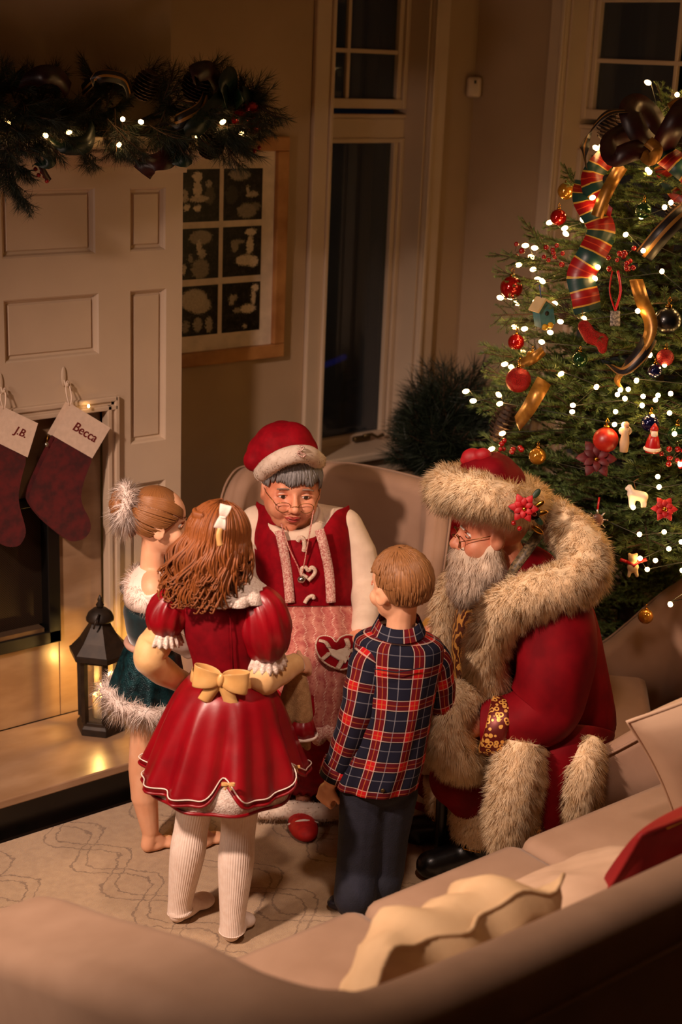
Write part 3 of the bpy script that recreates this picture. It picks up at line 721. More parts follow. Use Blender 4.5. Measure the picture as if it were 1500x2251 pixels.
# light string
SL = thing('string_lights', 'string of warm white bulbs wound round the fir tree', 'lights', (TX, TY, .3))
wp = []; rb = random.Random(11); NB = 540; nbulb = 0
for k in range(NB):
    u = k/NB; z = 2.24 - 1.80*(u**.85); az = 2*PI*17*u**.8 + rb.uniform(-.3, .3); R = RT_(z)*(rb.uniform(.78, 1.04) if z > 1.35 else rb.uniform(.95, 1.14)) + .02
    p = V(min(TX+math.cos(az)*R, XR-.08), TY+math.sin(az)*R, z+rb.uniform(-.05,.05))
    if math.cos(az)*GH.x + math.sin(az)*GH.y > .25 or blocked(p-V(.02,0,0), p, -.13) or nbulb >= 290: continue
    wp.append(p); nbulb += 1
    d = V(math.cos(az), math.sin(az), rb.uniform(-.4,.8)); o = inst(bulb_me, 'bulb', SL, frame(p+d.normalized()*.012, d))
MB().tube([p for p in wp], .0016, 4).build('wire', m_wire, SL)

def on_tree(px, py, k=.97):
    d = TD-.5
    for _ in range(12):
        p = at(px, py, d); l = p.x*RH.x + p.y*RH.y - TL; R = RT_(p.z)*k; d = TD - math.sqrt(max(R*R - l*l, .0025))
    return at(px, py, d)
for k in range(44):
    p = on_tree(rb.uniform(1225, 1520), rb.uniform(840, 1390), rb.uniform(1.0, 1.12))
    if not blocked(p-V(.02,0,0), p, -.13): inst(bulb_me, 'bulb', SL, frame(p, V(p.x-TX, p.y-TY, .1)))
def orn(name, label, cat, p, group='tree ornaments'): return thing(name, label, cat, p, group)
def glossy(c, rough=.12, metal=.6, c2=None): return mat('ornament_finish', c, rough, c2, 60, metal=metal, coat=.6)
m_rb = glossy((170,14,16)); m_mr = mat('matte_red', (168,34,18), .38, (150,24,14), 40); m_gb = glossy((190,130,40)); m_grn = glossy((30,70,36)); m_blk = glossy((14,16,18), .3, .2); m_blu = glossy((16,20,70)); m_glit = mat('red_glitter', (190,10,16), .3, (90,4,8), 500, metal=.5, bump=1, bscale=600)
balls = [(1245,420,19,m_gb,'small gold ball near the upper left of the tree'), (1228,478,18,m_rb,'dark red ball just below the gold ball'), (1125,632,25,m_rb,'shiny red ball hanging from the outermost left bough'),
   (1415,462,18,m_grn,'small green ball under the big bow'), (1135,752,18,m_rb,'small red ball below the birdhouse'), (1332,967,28,m_mr,'matte orange red ball above the poinsettia'), (1468,705,30,m_blk,'large black ball at the right edge'),
   (1463,786,19,m_glit,'red glitter ball below the black ball'), (1140,835,28,m_glit,'dark glittering red ball at the lower left'), (1182,1003,19,m_gb,'gold ball above the red hat'), (1430,930,20,m_blu,'deep blue ball beside the small red figure'),
   (1275,790,17,m_grn,'dark green ball under the red glitter stocking'), (1170,785,14,m_gb,'tiny gold ball beside the birdhouse'), (1298,400,18,m_rb,'red ball beside the upper ribbon'), (1488,955,20,m_grn,'green ball at the far right edge'), (1440,815,16,m_blu,'blue ball with lights reflected, right of the gold ribbon'),
   (1420,1355,17,m_gb,'gold bell shaped ball low by the chair back')]
for px, py, r, m, lb in balls:
    p = on_tree(px, py, 1.03); R = rp(r, p); T = orn('ornament_ball', lb, 'ornament', p)
    MB().sph(p, R, 24, 14).build('ball', m, T); MB().lathe(p+V(0,0,R*.96), [(0,0), (R*.24,0), (R*.24,R*.22), (R*.1,R*.26), (0,R*.26)], 12).build('cap', m_gold, T)
    MB().tube([p+V(0,0,R*1.2), p+V(R*.2,0,R*1.5), p+V(0,0,R*1.75), p+V(-R*.2,0,R*1.5), p+V(0,0,R*1.2)], R*.03+.0003, 5).build('hanger', m_gold, T)
# birdhouse
p = on_tree(1195, 688, 1.05); T = orn('birdhouse_ornament', 'teal wooden birdhouse with pale roof hanging on the tree', 'ornament', p)
m_teal = mat('teal_paint', (52,112,118), .6, (40,92,100), 60); m_pale = mat('pale_wood', (206,178,128), .6); tl = .25
ax = (RH*math.cos(tl)+V(0,0,1)*-math.sin(tl)*0 + GH*.35, GH, V(0,0,1)); ax = ((RH+GH*.5).normalized(), (GH-RH*.5).normalized(), V(0,0,1)); R_ = Matrix.Rotation(-.25, 3, ax[1]); ax = tuple(R_ @ q for q in ax)
h = rp(34, p); w_ = rp(18, p)
k = MB(); f5 = [(-1,-1), (1,-1), (1,.55), (0,1.15), (-1,.55)]
k.loft([[p + ax[0]*x*w_ + ax[2]*z*h*.8 + ax[1]*w_*s for x, z in f5] for s in (-.8, .8)]); k.build('house', m_teal, T, smooth=False)
for sg in (-1, 1):
    k = MB(); a = p + ax[2]*h*1.0; e = p + ax[2]*h*.32 + ax[0]*sg*w_*1.35; mid = (a+e)/2; u = (e-a); ln = u.length; u.normalize()
    k.box(mid, (ln, w_*2.1, .006), ax=(u, ax[1], u.cross(ax[1]))); k.build('roof_board', m_pale, T, smooth=False)
for sg in (-.4, .4): MB().sph(p + ax[0]*(w_*sg-w_*.2) - ax[2]*h*.78 - ax[1]*w_*.9, rp(7, p), 10, 7).build('yellow_bead', mat('yellow_bead', (200,150,20), .5), T)
MB().tube([p+ax[2]*h*1.0, p+ax[2]*h*1.9], .0015, 5).build('hanger', mat('blue_cord', (30,70,150), .6), T)
MB().ell(p - ax[1]*w_*.82 + ax[2]*h*.05, (ax[0]*w_*.3, ax[1]*.002, ax[2]*w_*.3), 12, 6).build('hole', m_black, T)
# red glitter stocking / lips shape
p = on_tree(1303, 742, 1.06); T = orn('stocking_ornament', 'red glittering little stocking in the middle of the tree', 'ornament', p)
k = MB(); k.chain([(p+RT*rp(-18,p)+UP*rp(24,p), rp(15,p)), (p+RT*rp(-4,p)+UP*rp(2,p), rp(17,p)), (p+RT*rp(20,p)-UP*rp(6,p), rp(16,p)), (p+RT*rp(22,p)-UP*rp(26,p), rp(10,p))]); k.organic('foot', m_glit, T, voxel=.004, it=4)
MB().tube([p+RT*rp(-22,p)+UP*rp(38,p), p+RT*rp(-22,p)+UP*rp(60,p)], .001, 5).build('hanger', m_gold, T)
# small red and white figure
m_redfab = mat('red_enamel', (170,14,18), .35); m_whp = mat('white_enamel', (230,214,196), .4); m_skinp = mat('painted_pink', (214,160,130), .5)
p = on_tree(1437, 965, 1.06); T = orn('figure_ornament', 'small red coated white bearded figure ornament', 'ornament', p); s = rp(1, p)
MB().lathe(p, [(0,-30*s), (15*s,-30*s), (17*s,-18*s), (13*s,0), (9*s,10*s), (0,12*s)], 14).build('coat', m_redfab, T)
MB().lathe(p, [(15*s,-27*s), (20*s,-24*s), (20*s,-20*s), (15*s,-17*s)], 14).build('fur_hem', m_whp, T)
MB().sph(p+V(0,0,17*s), 9*s, 12, 8).build('head', m_skinp, T); MB().ell(p+V(0,0,12*s)-GH*6*s, (RH*8*s, GH*5*s, V(0,0,9*s)), 12, 8).build('beard', m_whp, T)
MB().lathe(p+V(0,0,20*s), [(9*s,0), (10*s,3*s), (6*s,10*s), (1*s,16*s)], 12).build('cap', m_redfab, T)
# white icicle-like angel, horse, bear, locket
p = on_tree(1375, 958, 1.05); T = orn('angel_ornament', 'slim pale carved figure beside the matte red ball', 'ornament', p); s = rp(1, p)
MB().lathe(p, [(0,-38*s), (9*s,-36*s), (11*s,-15*s), (8*s,5*s), (10*s,14*s), (4*s,20*s), (0,20*s)], 12).build('robe', mat('pale_resin', (196,164,130), .5), T); MB().sph(p+V(0,0,25*s), 7*s, 10, 8).build('head', m_skinp, T)
MB().ell(p+V(0,0,10*s)+GH*4*s, (RH*15*s, GH*2*s, V(0,0,12*s)), 12, 6).build('wings', m_whp, T)
p = on_tree(1400, 1088, 1.05); T = orn('horse_ornament', 'white carved rocking horse ornament on the tree', 'ornament', p); s = rp(1, p); q = lambda x, y: p+RT*x*s+UP*y*s
k = MB(); k.chain([(q(-10,2), 11*s), (q(14,-4), 12*s)]); k.chain([(q(-12,6), 8*s), (q(-15,18), 6*s), (q(-22,14), 4*s)])
for x_ in (-14, -6, 12, 19): k.chain([(q(x_,-4), 5*s), (q(x_,-26), 3*s)])
k.organic('body', m_whp, T, voxel=.003, it=3); MB().tube([q(-2,12), q(-6,30), q(4,36)], .0012, 5).build('hanger', mat('brown_cord', (110,70,36), .7), T)
p = on_tree(1392, 1232, 1.05); T = orn('bear_ornament', 'little pale bear ornament with a red scarf', 'ornament', p); s = rp(1, p)
k = MB(); k.sph(q(0,-14), 13*s); k.sph(q(0,4), 11*s); k.sph(q(-8,13), 4*s); k.sph(q(8,13), 4*s); k.cap(q(-6,-20), q(-9,-34), 5*s, 4*s); k.cap(q(6,-20), q(9,-34), 5*s, 4*s); k.organic('body', mat('pale_gold_plush', (200,170,120), .6), T, voxel=.003, it=3)
k = MB(); k.tube([q(-13,-3), q(0,-8)-GH*12*s, q(13,-3), q(30,2)], [4*s]*4, 8); k.tube([q(-13,-3), q(-28,2)], 4*s, 8); k.build('scarf', m_redfab, T)
p = on_tree(1314, 1143, 1.05); T = orn('snowflake_ornament', 'silver snowflake rimmed picture locket on a red ribbon', 'ornament', p); s = rp(1, p)
MB().ell(p, (RT*14*s, UP*14*s, FW*4*s), 20, 8).build('locket', mat('brown_print', (120,80,66), .3), T)
for k_ in range(8):
    a = k_*PI/4; u = RT*math.cos(a)+UP*math.sin(a); MB().cap(p+u*14*s, p+u*22*s, 2.6*s, 2*s, 8).build('ray', m_silver, T)
MB().tube([p+UP*20*s, p+UP*50*s+RT*4*s], .003, 6, flat=.3).build('hanger', m_redfab, T)
p = on_tree(1353, 700, 1.06); T = orn('sled_ornament', 'tiny dark photo ornament hanging on a red ribbon loop', 'ornament', p); s = rp(1, p)
MB().box(p, (22*s, 5*s, 34*s), ax=(RT, FW, UP)).build('plaque', mat('dark_print', (30,26,26), .4, (150,140,130), 160), T, bevel=.003)
for sg in (-1, 1): MB().tube(cr([p+UP*17*s, p+UP*60*s+RT*sg*12*s, p+UP*105*s+RT*sg*6*s], 5), [3.5*s]*11, 6, flat=.25).build('ribbon_loop', mat('red_satin_ribbon', (190,10,16), .35), T)

# berries, pinecones, poinsettia
m_berry = mat('red_berry', (150,10,14), .25, coat=.4)
def berries(px, py, n, spread, lb, dep=None, group='berry sprays'):
    p = on_tree(px, py, 1.05) if dep is None else at(px, py, dep); T = thing('berry_spray', lb, 'berries', p, group); r_ = random.Random(px)
    for k in range(n):
        q = p + RT*rp(r_.uniform(-spread, spread), p) + UP*rp(r_.uniform(-spread, spread), p) + FW*r_.uniform(-.02, .02)
        MB().sph(q, rp(r_.uniform(5, 7), p), 10, 7).build('berry', m_berry, T); MB().tube([q, p+(q-p)*.2+FW*.02], .0012, 4).build('stem', m_bark, T)
berries(1135,553,3,14,'two or three red berries at the tip of the left bough'); berries(1217,560,9,22,'cluster of red berries beside the plaid ribbon'); berries(1120,975,10,26,'spray of red berries at the lower left of the tree')
berries(1365,575,14,30,'dense red berries behind the plaid ribbon tail'); berries(1480,1010,10,24,'dark red berries at the right edge')
m_cone = mat('pinecone', (64,40,24), .75, (40,24,14), 40)
def pinecone(p, ax, L, R, T, name='pinecone'):
    p = Vector(p); ax = Vector(ax).normalized(); a = perp(ax); b = ax.cross(a); k = MB()
    k.ell(p, (a*R*.6, b*R*.6, ax*L*.48), 12, 8)
    for i in range(9):
        t = -1+2*(i+.5)/9; rr = R*math.sqrt(max(1-t*t*.85, .05)); n = 9
        for j in range(n):
            an = 2*PI*(j+.5*(i % 2))/n; u = a*math.cos(an)+b*math.sin(an); q = p+ax*t*L*.48
            s_ = u.cross(ax)*rr*.36
            k.add([q+u*rr*.4-s_*.6, q+u*rr*.4+s_*.6, q+u*rr+s_+ax*L*.05, q+u*rr*1.12+ax*L*.07, q+u*rr-s_+ax*L*.05, q+u*rr*.9+ax*L*.01], [(0,1,2,3,4), (0,5,1), (1,5,2), (2,5,3), (3,5,4), (4,5,0)])
    return k.build(name, m_cone, T, smooth=False)
for px, py, L, R, lb in ((1105,930,46,26,'pinecone low on the left side of the tree'), (1337,278,34,24,'dark pinecone beside the bow at the treetop'), (1240,685,20,14,'small pinecone behind the birdhouse'), (1485,480,34,24,'pinecone at the right edge under the striped ribbon')):
    p = on_tree(px, py, 1.0); T = orn('pinecone_ornament', lb, 'pinecone', p); pinecone(p, V(.3,-.2,1), rp(L,p)*2, rp(R,p), T, 'cone')
m_poin = mat('burgundy_petal', (96,8,16), .6, (70,4,12), 30); m_poinr = mat('red_petal', (184,16,26), .55, (150,8,18), 30); m_leaf = mat('green_leaf', (34,62,34), .5, (22,44,24), 30)
def flower(c, nrm, R, T, m, n=7, name='petal', up=None, cup=.25, layers=2):
    c = Vector(c); nrm = Vector(nrm).normalized(); a = perp(nrm); b = nrm.cross(a)
    for ly in range(layers):
        for k in range(n):
            an = 2*PI*(k+.5*ly)/n; u = a*math.cos(an)+b*math.sin(an); s = nrm.cross(u); r = R*(1-.3*ly); mb = MB(); o_ = nrm*R*.08*ly
            L_ = [(0,.06), (.35,.24), (.62,.26), (.85,.14), (1,.01)]
            mb.loft([[c+o_+u*r*t+nrm*(R*cup*math.sin(t*2.6)+.0)-s*r*w_, c+o_+u*r*t+nrm*(R*cup*math.sin(t*2.6)-R*.05), c+o_+u*r*t+nrm*(R*cup*math.sin(t*2.6))+s*r*w_] for t, w_ in L_], closed=False)
            mb.build(name, m, T, solid=.0015)
for px, py, R, m, lb in ((1310,1010,46,m_poin,'large burgundy poinsettia under the matte red ball'), (1460,1120,30,m_poinr,'red ribbon flower at the lower right of the tree'), (1080,1005,0,m_poinr,'')):
    if R: p = on_tree(px, py, 1.06); T = orn('poinsettia', lb, 'flower', p); flower(p, -FW+V(0,0,.3), rp(R,p), T, m, 6); MB().sph(p-FW*.012, rp(6,p), 8, 6).build('centre', m_gold, T)

# ribbons
def ribbon_mat(kind):
    if kind == 'plaid':
        m = mat('plaid_ribbon', (130,8,14), .4); g = G(m); u, v, _ = g.xyz('UV')
        c = g.mix(g.stripe(v, .085, .0, .42), (140,10,16), (24,58,54)); c = g.mix(g.stripe(v, .085, .40, .46), c, (196,150,60)); c = g.mix(g.stripe(v, .085, .94, 1), c, (196,150,60)); c = g.mix(g.stripe(v, .085, .68, .72), c, (190,60,30))
    elif kind == 'dark':
        m = mat('striped_black_ribbon', (16,8,14), .45); g = G(m); u, v, _ = g.xyz('UV')
        c = g.mix(g.stripe(u, .02, .4, .6), (14,9,14), (150,104,44)); c = g.mix(g.stripe(u, .02, .0, .08), c, (130,90,40))
    elif kind == 'gold': return mat('gold_ribbon', (168,120,48), .35, (130,86,30), 40, metal=.5)
    elif kind == 'burg': return mat('burgundy_sheer_ribbon', (52,5,11), .4, (26,3,8), 14)
    elif kind == 'green': return mat('dark_green_ribbon', (16,44,34), .4, (8,26,22), 14)
    g.base(c); return m
RB = {k: ribbon_mat(k) for k in ('plaid', 'dark', 'gold', 'burg', 'green')}
def ribbon(pts, width, m, T, name='ribbon', nrm=None, twist=0, m_=8):
    P = [Vector(p) for p in cr(pts, m_)]; n = len(P); mb = MB(); rows = []; L = 0; uvs = []; nv = Vector(nrm) if nrm is not None else -FW
    for i in range(n):
        t = (P[min(i+1, n-1)]-P[max(i-1, 0)]).normalized(); q = t.cross(nv)
        if q.length < 1e-3: q = perp(t)
        q.normalize()
        if twist: q = Matrix.Rotation(twist*i/n, 3, t) @ q
        rows.append([P[i]-q*width/2, P[i]-t.cross(q)*width*.06, P[i]+q*width/2])
    mb.loft(rows, closed=False, U=.02); return mb.build(name, m, T, solid=.0012)
def tp(L, k=1.08): return [on_tree(x, y, k) + FW*(dz if len(q) > 2 else 0) for q in L for (x, y), dz in [((q[0], q[1]), q[2] if len(q) > 2 else 0)]]
T = thing('tree_ribbon', 'red and teal plaid ribbon trailing down the tree', 'ribbon', on_tree(1305, 580), 'tree ribbons')
ribbon(tp([(1300,395,.05), (1290,440,0), (1325,500,.02), (1300,560,-.02), (1278,605,0), (1290,650,.02), (1298,680,.05)]), rp(62, on_tree(1300,560)), RB['plaid'], T, 'tail', nrm=-FW+V(0,0,.2))
ribbon(tp([(1350,330,.03), (1300,390,-.02), (1320,450,.02), (1350,470,.04)]), rp(48, on_tree(1300,400)), RB['plaid'], T, 'loop', twist=1.2)
T = thing('tree_ribbon', 'gold ribbon falling in a curl beside the black ball', 'ribbon', on_tree(1420, 700), 'tree ribbons')
ribbon(tp([(1405,610,.04), (1412,660,0), (1428,710,-.02), (1420,750,-.02), (1390,790,0), (1362,830,.02), (1370,850,.04)]), rp(30, on_tree(1420,700)), RB['gold'], T, 'tail', twist=1.6)
ribbon(tp([(1430,740,.0), (1405,780,-.03), (1370,812,-.02), (1350,800,.04)]), rp(34, on_tree(1420,700)), RB['dark'], T, 'curl', twist=1.0)
T = thing('tree_ribbon', 'gold ribbon strip hanging from the top bow', 'ribbon', on_tree(1330, 420), 'tree ribbons')
ribbon(tp([(1368,365,.0), (1345,400,-.03), (1325,440,-.02), (1310,490,.03)]), rp(28, on_tree(1330,420)), RB['gold'], T, 'tail', twist=.5)
T = thing('tree_ribbon', 'gold mesh ribbon at the lower left of the tree', 'ribbon', on_tree(1170, 880), 'tree ribbons')
ribbon(tp([(1200,835,.03), (1180,865,-.02), (1160,900,-.02), (1140,930,.03)]), rp(34, on_tree(1170,880)), RB['gold'], T, 'tail', twist=.8)
ribbon(tp([(1145,800,0), (1170,790,-.03), (1195,770,0)]), rp(22, on_tree(1170,800)), RB['gold'], T, 'tail', twist=.5)
T = thing('tree_ribbon', 'dark striped ribbon crossing the right side of the tree', 'ribbon', on_tree(1470, 510), 'tree ribbons')
ribbon(tp([(1420,560,.03), (1450,520,-.03), (1490,480,-.03), (1530,450,.03)]), rp(40, on_tree(1470,510)), RB['dark'], T, 'tail')
T = thing('tree_bow', 'big burgundy and black bow at the treetop', 'bow', on_tree(1420, 290), 'tree ribbons')
c0 = at(1452, 335, TD-.2)
def lp(L): return [at(x, y, TD-.2+dz) for x, y, dz in L]
ribbon(lp([(1452,335,0), (1410,300,-.05), (1385,245,-.03), (1405,230,.05), (1440,270,.06), (1452,335,.02)]), .066, RB['burg'], T, 'bow_loop')
ribbon(lp([(1452,335,0), (1400,330,-.07), (1350,345,-.06), (1345,310,.03), (1400,290,.06), (1452,335,.03)]), .06, RB['burg'], T, 'bow_loop')
ribbon(lp([(1452,335,0), (1480,280,-.06), (1510,240,-.04), (1530,290,.04), (1490,330,.06), (1452,335,.03)]), .07, RB['burg'], T, 'bow_loop')
ribbon(lp([(1452,335,0), (1490,360,-.07), (1530,400,-.06), (1520,440,.02), (1480,400,.05), (1452,335,.03)]), .07, RB['plaid'], T, 'bow_loop')
ribbon(lp([(1385,243,-.02), (1340,248,-.05), (1305,280,-.04), (1285,325,0), (1290,370,.03)]), .03, RB['dark'], T, 'streamer', nrm=V(0,0,1)-FW*.5)
ribbon(lp([(1470,235,-.03), (1500,222,-.02), (1530,250,0)]), .02, RB['gold'], T, 'streamer')
ribbon(lp([(1425,310,-.09), (1445,330,-.11), (1430,352,-.09), (1412,335,-.06)]), .035, RB['gold'], T, 'knot')

# ------------------------------------------------------------------ dark evergreen by the window
PL = thing('potted_evergreen', 'dark unlit potted pine beside the window', 'plant', (3.80, 4.0, 0))
MB().lathe((3.80, 4.0, 0), [(.0,0), (.11,0), (.14,.66), (.15,.68), (.15,.70), (.125,.70), (.12,.66), (0,.66)], 24).build('planter', mat('black_planter', (14,15,16), .6), PL)
rd = random.Random(3)
for k in range(70):
    az = rd.uniform(0, 2*PI); el = rd.uniform(.1, 1.35); d = V(math.cos(az)*math.cos(el), math.sin(az)*math.cos(el), math.sin(el)); b = V(3.80, 4.0, .68+rd.uniform(0,.22)); ln = rd.uniform(.18, .34)
    t = b+d*ln
    if t.y > YW-.03 or t.x > XR-.03: continue
    inst(PINE[rd.randrange(4)], 'sprig', PL, frame(b, d, None, ln/.22))

# ------------------------------------------------------------------ mantel garland
GA = thing('garland', 'dark evergreen garland with ribbons, pinecones and lights on the mantel', 'garland', (2.2, 3.9, 2.05))
rd = random.Random(9)
for k in range(150):
    x_ = rd.uniform(1.3, 2.80); b = V(x_, rd.uniform(3.86, 4.0), 2.07+rd.uniform(0,.09)); an = rd.uniform(0, 2*PI)
    d = V(rd.uniform(-.9,.9), -abs(rd.gauss(.35,.4)), rd.gauss(.25,.6))
    if rd.random() < .3: d.z = -abs(d.z)*.8-.2; d.y = -.7; b.y = 3.84
    elif rd.random() < .25: d.y = abs(d.y)*.4
    inst(PINE[rd.randrange(4)], 'sprig', GA, frame(b, d, None, rd.uniform(.45, .72)))
for px, py, qx, qy in ((20,340,25,420), (25,400,45,455), (30,360,70,400), (10,350,-20,430), (45,430,60,470), (480,300,560,345), (500,290,565,320), (440,300,470,345), (180,330,205,375), (250,320,300,360)):
    a = at(px, py, at_d := V(2.2, 3.84, 0).dot(GH)); P0 = CAM; 
    def pyw(px, py, Y):
        r = FW + RT*((px-750)/FPX) - UP*((py-1125.5)/FPX); return CAM + r*(Y/r.y)
    a = pyw(px, py, 3.84); b = pyw(qx, qy, 3.82); d = b-a
    inst(PINE[rd.randrange(4)], 'sprig', GA, frame(a-d*.4, d, V(0,-1,0), (.65, .65, d.length*1.35/.22)))
def pyw(px, py, Y):
    r = FW + RT*((px-750)/FPX) - UP*((py-1125.5)/FPX); return CAM + r*(Y/r.y)
for px, py in ((270,262), (152,290), (262,318), (434,299), (17,270), (100,298), (310,268), (490,268), (530,292)):
    p = pyw(px, py, 3.80); d = V(rd.uniform(-.5,.5), -1, rd.uniform(-.3,.6)); inst(bulb_me2, 'bulb', GA, frame(p, d))
for px, py, L, R in ((320,190,40,26), (430,190,40,30), (462,322,34,28)): 
    p = pyw(px, py, 3.83); pinecone(p, V(.2,-.4,.9), rp(L,p)*1.8, rp(R,p), GA)
def gl(L): return [pyw(x, y, 3.80+dz) for x, y, dz in L]
for L, w_, k in (([(20,335,.04), (45,300,-.02), (60,250,-.03), (45,220,.05)], .03, 'dark'), ([(110,300,.05), (140,320,-.03), (190,315,-.03), (205,280,.03)], .05, 'green'), ([(40,200,.05), (90,165,-.03), (130,170,-.02), (150,200,.05)], .05, 'burg'),
      ([(180,200,.05), (220,168,-.03), (270,175,-.02), (285,205,.04)], .035, 'dark'), ([(360,285,.04), (400,265,-.03), (440,240,-.03), (455,200,.03)], .045, 'dark'), ([(390,320,.05), (420,290,-.04), (460,250,-.04), (490,210,.0), (500,175,.04)], .06, 'green'),
      ([(500,240,.05), (490,190,-.02), (510,165,0), (505,215,.05)], .05, 'green'), ([(430,190,.05), (425,165,-.02), (460,155,-.02), (480,185,.03)], .055, 'burg'), ([(515,225,.04), (535,205,-.02), (550,220,.02)], .045, 'green'),
      ([(385,320,.03), (365,350,-.03), (330,360,-.02), (312,380,.0)], .06, 'burg'), ([(380,330,.03), (400,345,-.03), (370,350,.0)], .07, 'green'), ([(90,320,.03), (105,350,-.03), (80,360,.0)], .05, 'green'), ([(80,345,0), (95,375,-.01), (108,398,0)], .018, 'burg')):
    ribbon(gl(L), w_, RB[k], GA, 'ribbon', nrm=V(.2,-.8,.4), twist=.6)
for px, py, r in ((530,262,22), (552,240,18), (556,275,20), (525,285,14)):
    p = pyw(px, py, 3.82); MB().sph(p, rp(r,p), 20, 12).build('red_ball', m_rb, GA)
for px, py in ((85,385), (92,378), (98,388), (103,398), (78,372), (570,325), (545,322), (560,332)):
    p = pyw(px, py, 3.80); MB().sph(p, rp(5,p), 8, 6).build('berry', m_berry, GA)

# ------------------------------------------------------------------ stockings
m_stk = mat('dark_red_velvet', (96,10,14), .8, (60,5,9), 36, sheen=.5); m_cuff = mat('cream_cuff', (232,208,188), .85, (222,198,178), 60, bump=.15, bscale=500); m_thread = mat('dark_red_thread', (110,14,18), .7)
def puff(poly, Y, t, name, m, parent):
    P = [pyw(x, y, Y) for x, y in cr(poly+[poly[0]], 3)[:-1]] if len(poly) > 6 else [pyw(x, y, Y) for x, y in poly]
    bm = bmesh.new(); off = OFF.get(parent.name, Vector())
    for sg in (-1, 1):
        vs_ = [bm.verts.new((p.x-off.x, p.y-off.y, p.z-off.z)) for p in P]
        f = bm.faces.new(vs_); f.normal_update()
        if (f.normal.y > 0) == (sg < 0): f.normal_flip()
        th = .012
        for i, (ins, dp) in enumerate(((.004, t*.5), (.008, t*.3), (.012, t*.2))):
            bmesh.ops.inset_region(bm, faces=[f], thickness=ins, depth=dp, use_even_offset=True)
        bmesh.ops.triangulate(bm, faces=[f])
    bmesh.ops.remove_doubles(bm, verts=bm.verts, dist=.0004)
    me = bpy.data.meshes.new(name); bm.to_mesh(me); bm.free(); me.polygons.foreach_set('use_smooth', [True]*len(me.polygons)); me.materials.append(m)
    o = bpy.data.objects.new(name, me); col.objects.link(o); o.parent = parent; OFF[o.name] = off.copy(); return o
def text(body, loc, xdir, ydir, size, m, parent, name='lettering', ext=.0006, shear=0):
    cu = bpy.data.curves.new(name, 'FONT'); cu.body = body; cu.size = size; cu.extrude = ext; cu.align_x = 'CENTER'; cu.align_y = 'CENTER'; cu.shear = shear; cu.offset = .0003
    t = bpy.data.objects.new(name+'_t', cu); col.objects.link(t); dg = bpy.context.evaluated_depsgraph_get()
    me = bpy.data.meshes.new_from_object(t.evaluated_get(dg)); bpy.data.objects.remove(t, do_unlink=True); me.name = name; me.materials.clear(); me.materials.append(m)
    o = bpy.data.objects.new(name, me); col.objects.link(o); o.parent = parent
    x = Vector(xdir).normalized(); y = Vector(ydir); y = (y-x*y.dot(x)).normalized(); z = x.cross(y); p = Vector(loc)-OFF.get(parent.name, Vector())
    o.matrix_basis = Matrix(((x.x,y.x,z.x,p.x), (x.y,y.y,z.y,p.y), (x.z,y.z,z.z,p.z), (0,0,0,1))); return o
YS = 4.035
for lb, body, cuff, word, wc, hook, wd in (
   ('dark red stocking with the longer embroidered name on its cuff', [(118,958),(160,982),(197,1000),(184,1045),(174,1085),(179,1112),(192,1138),(195,1160),(185,1178),(165,1187),(145,1185),(118,1165),(88,1138),(68,1112),(60,1090),(70,1058),(96,1000)], [(150,885),(237,938),(197,1005),(110,955)], 'Becca', (181,948), (140,800), .041),
   ('dark red stocking with two embroidered initials at the frame edge', [(-25,965),(15,982),(52,1002),(44,1045),(37,1085),(40,1115),(50,1150),(52,1172),(40,1195),(18,1200),(-5,1192),(-35,1170),(-60,1140),(-72,1110),(-66,1080),(-50,1030)], [(5,893),(78,928),(55,1003),(-32,960)], 'J.B.', (40,948), (1,815), .034)):
    c = pyw(*cuff[0], YS); T = thing('christmas_stocking', lb, 'stocking', (c.x, YS, c.z-.4), 'stockings on the fireplace')
    puff(body, YS, .026, 'leg_and_foot', m_stk, T)
    C_ = puff(cuff, YS, .034, 'cuff', m_cuff, T)
    xd = pyw(*cuff[1], YS)-pyw(*cuff[0], YS); yd = pyw(*cuff[0], YS)-pyw(*cuff[3], YS); p = pyw(*wc, YS); p.y = min(v_.co.y for v_ in C_.data.vertices)+OFF[C_.name].y-.0007
    text(word, p, xd, yd, wd, m_thread, C_, shear=.12)
    a = pyw(*cuff[0], YS); h = pyw(hook[0], hook[1]+45, YB-.012)
    MB().tube(cr([a+V(.004,0,-.01), a+V(-.006,0,.03), h+V(.0,-.016,.0), h+V(.012,-.006,.01), a+V(.012,0,.02), a+V(.008,0,-.01)], 4), .0022, 6).build('hanging_loop', m_cuff, T)
    H = thing('wall_hook', 'white oval hook holding the stocking '+('with the longer name' if word != 'J.B.' else 'with two initials'), 'hook', pyw(*hook, YB), 'stocking hooks')
    hp = pyw(hook[0], hook[1]+28, YB-.004)
    MB().ell(hp, (V(.009,0,0), V(0,.004,0), V(0,0,.032)), 14, 8).build('plate', m_white, H)
    MB().tube(cr([hp+V(0,-.004,-.01), hp+V(0,-.012,-.024), hp+V(0,-.024,-.026), hp+V(0,-.026,-.014)], 4), .0035, 8).build('prong', m_white, H)
    bl = pyw(cuff[3][0]-8, cuff[3][1]+22, YS-.01); B_ = MB().sph(bl, .0075, 12, 8).build('bell', m_silver, T)
    MB().tube([bl, bl+V(.006,0,.03)], .0015, 5).build('bell_ribbon', m_gold, T)
tag(MB().ell((2.285, YB-.035, 1.212), (V(.004,0,0), V(0,.004,0), V(0,0,.006))).build('bulb', m_bulb2), 'single tiny lit bulb under the fireplace moulding', 'bulb')

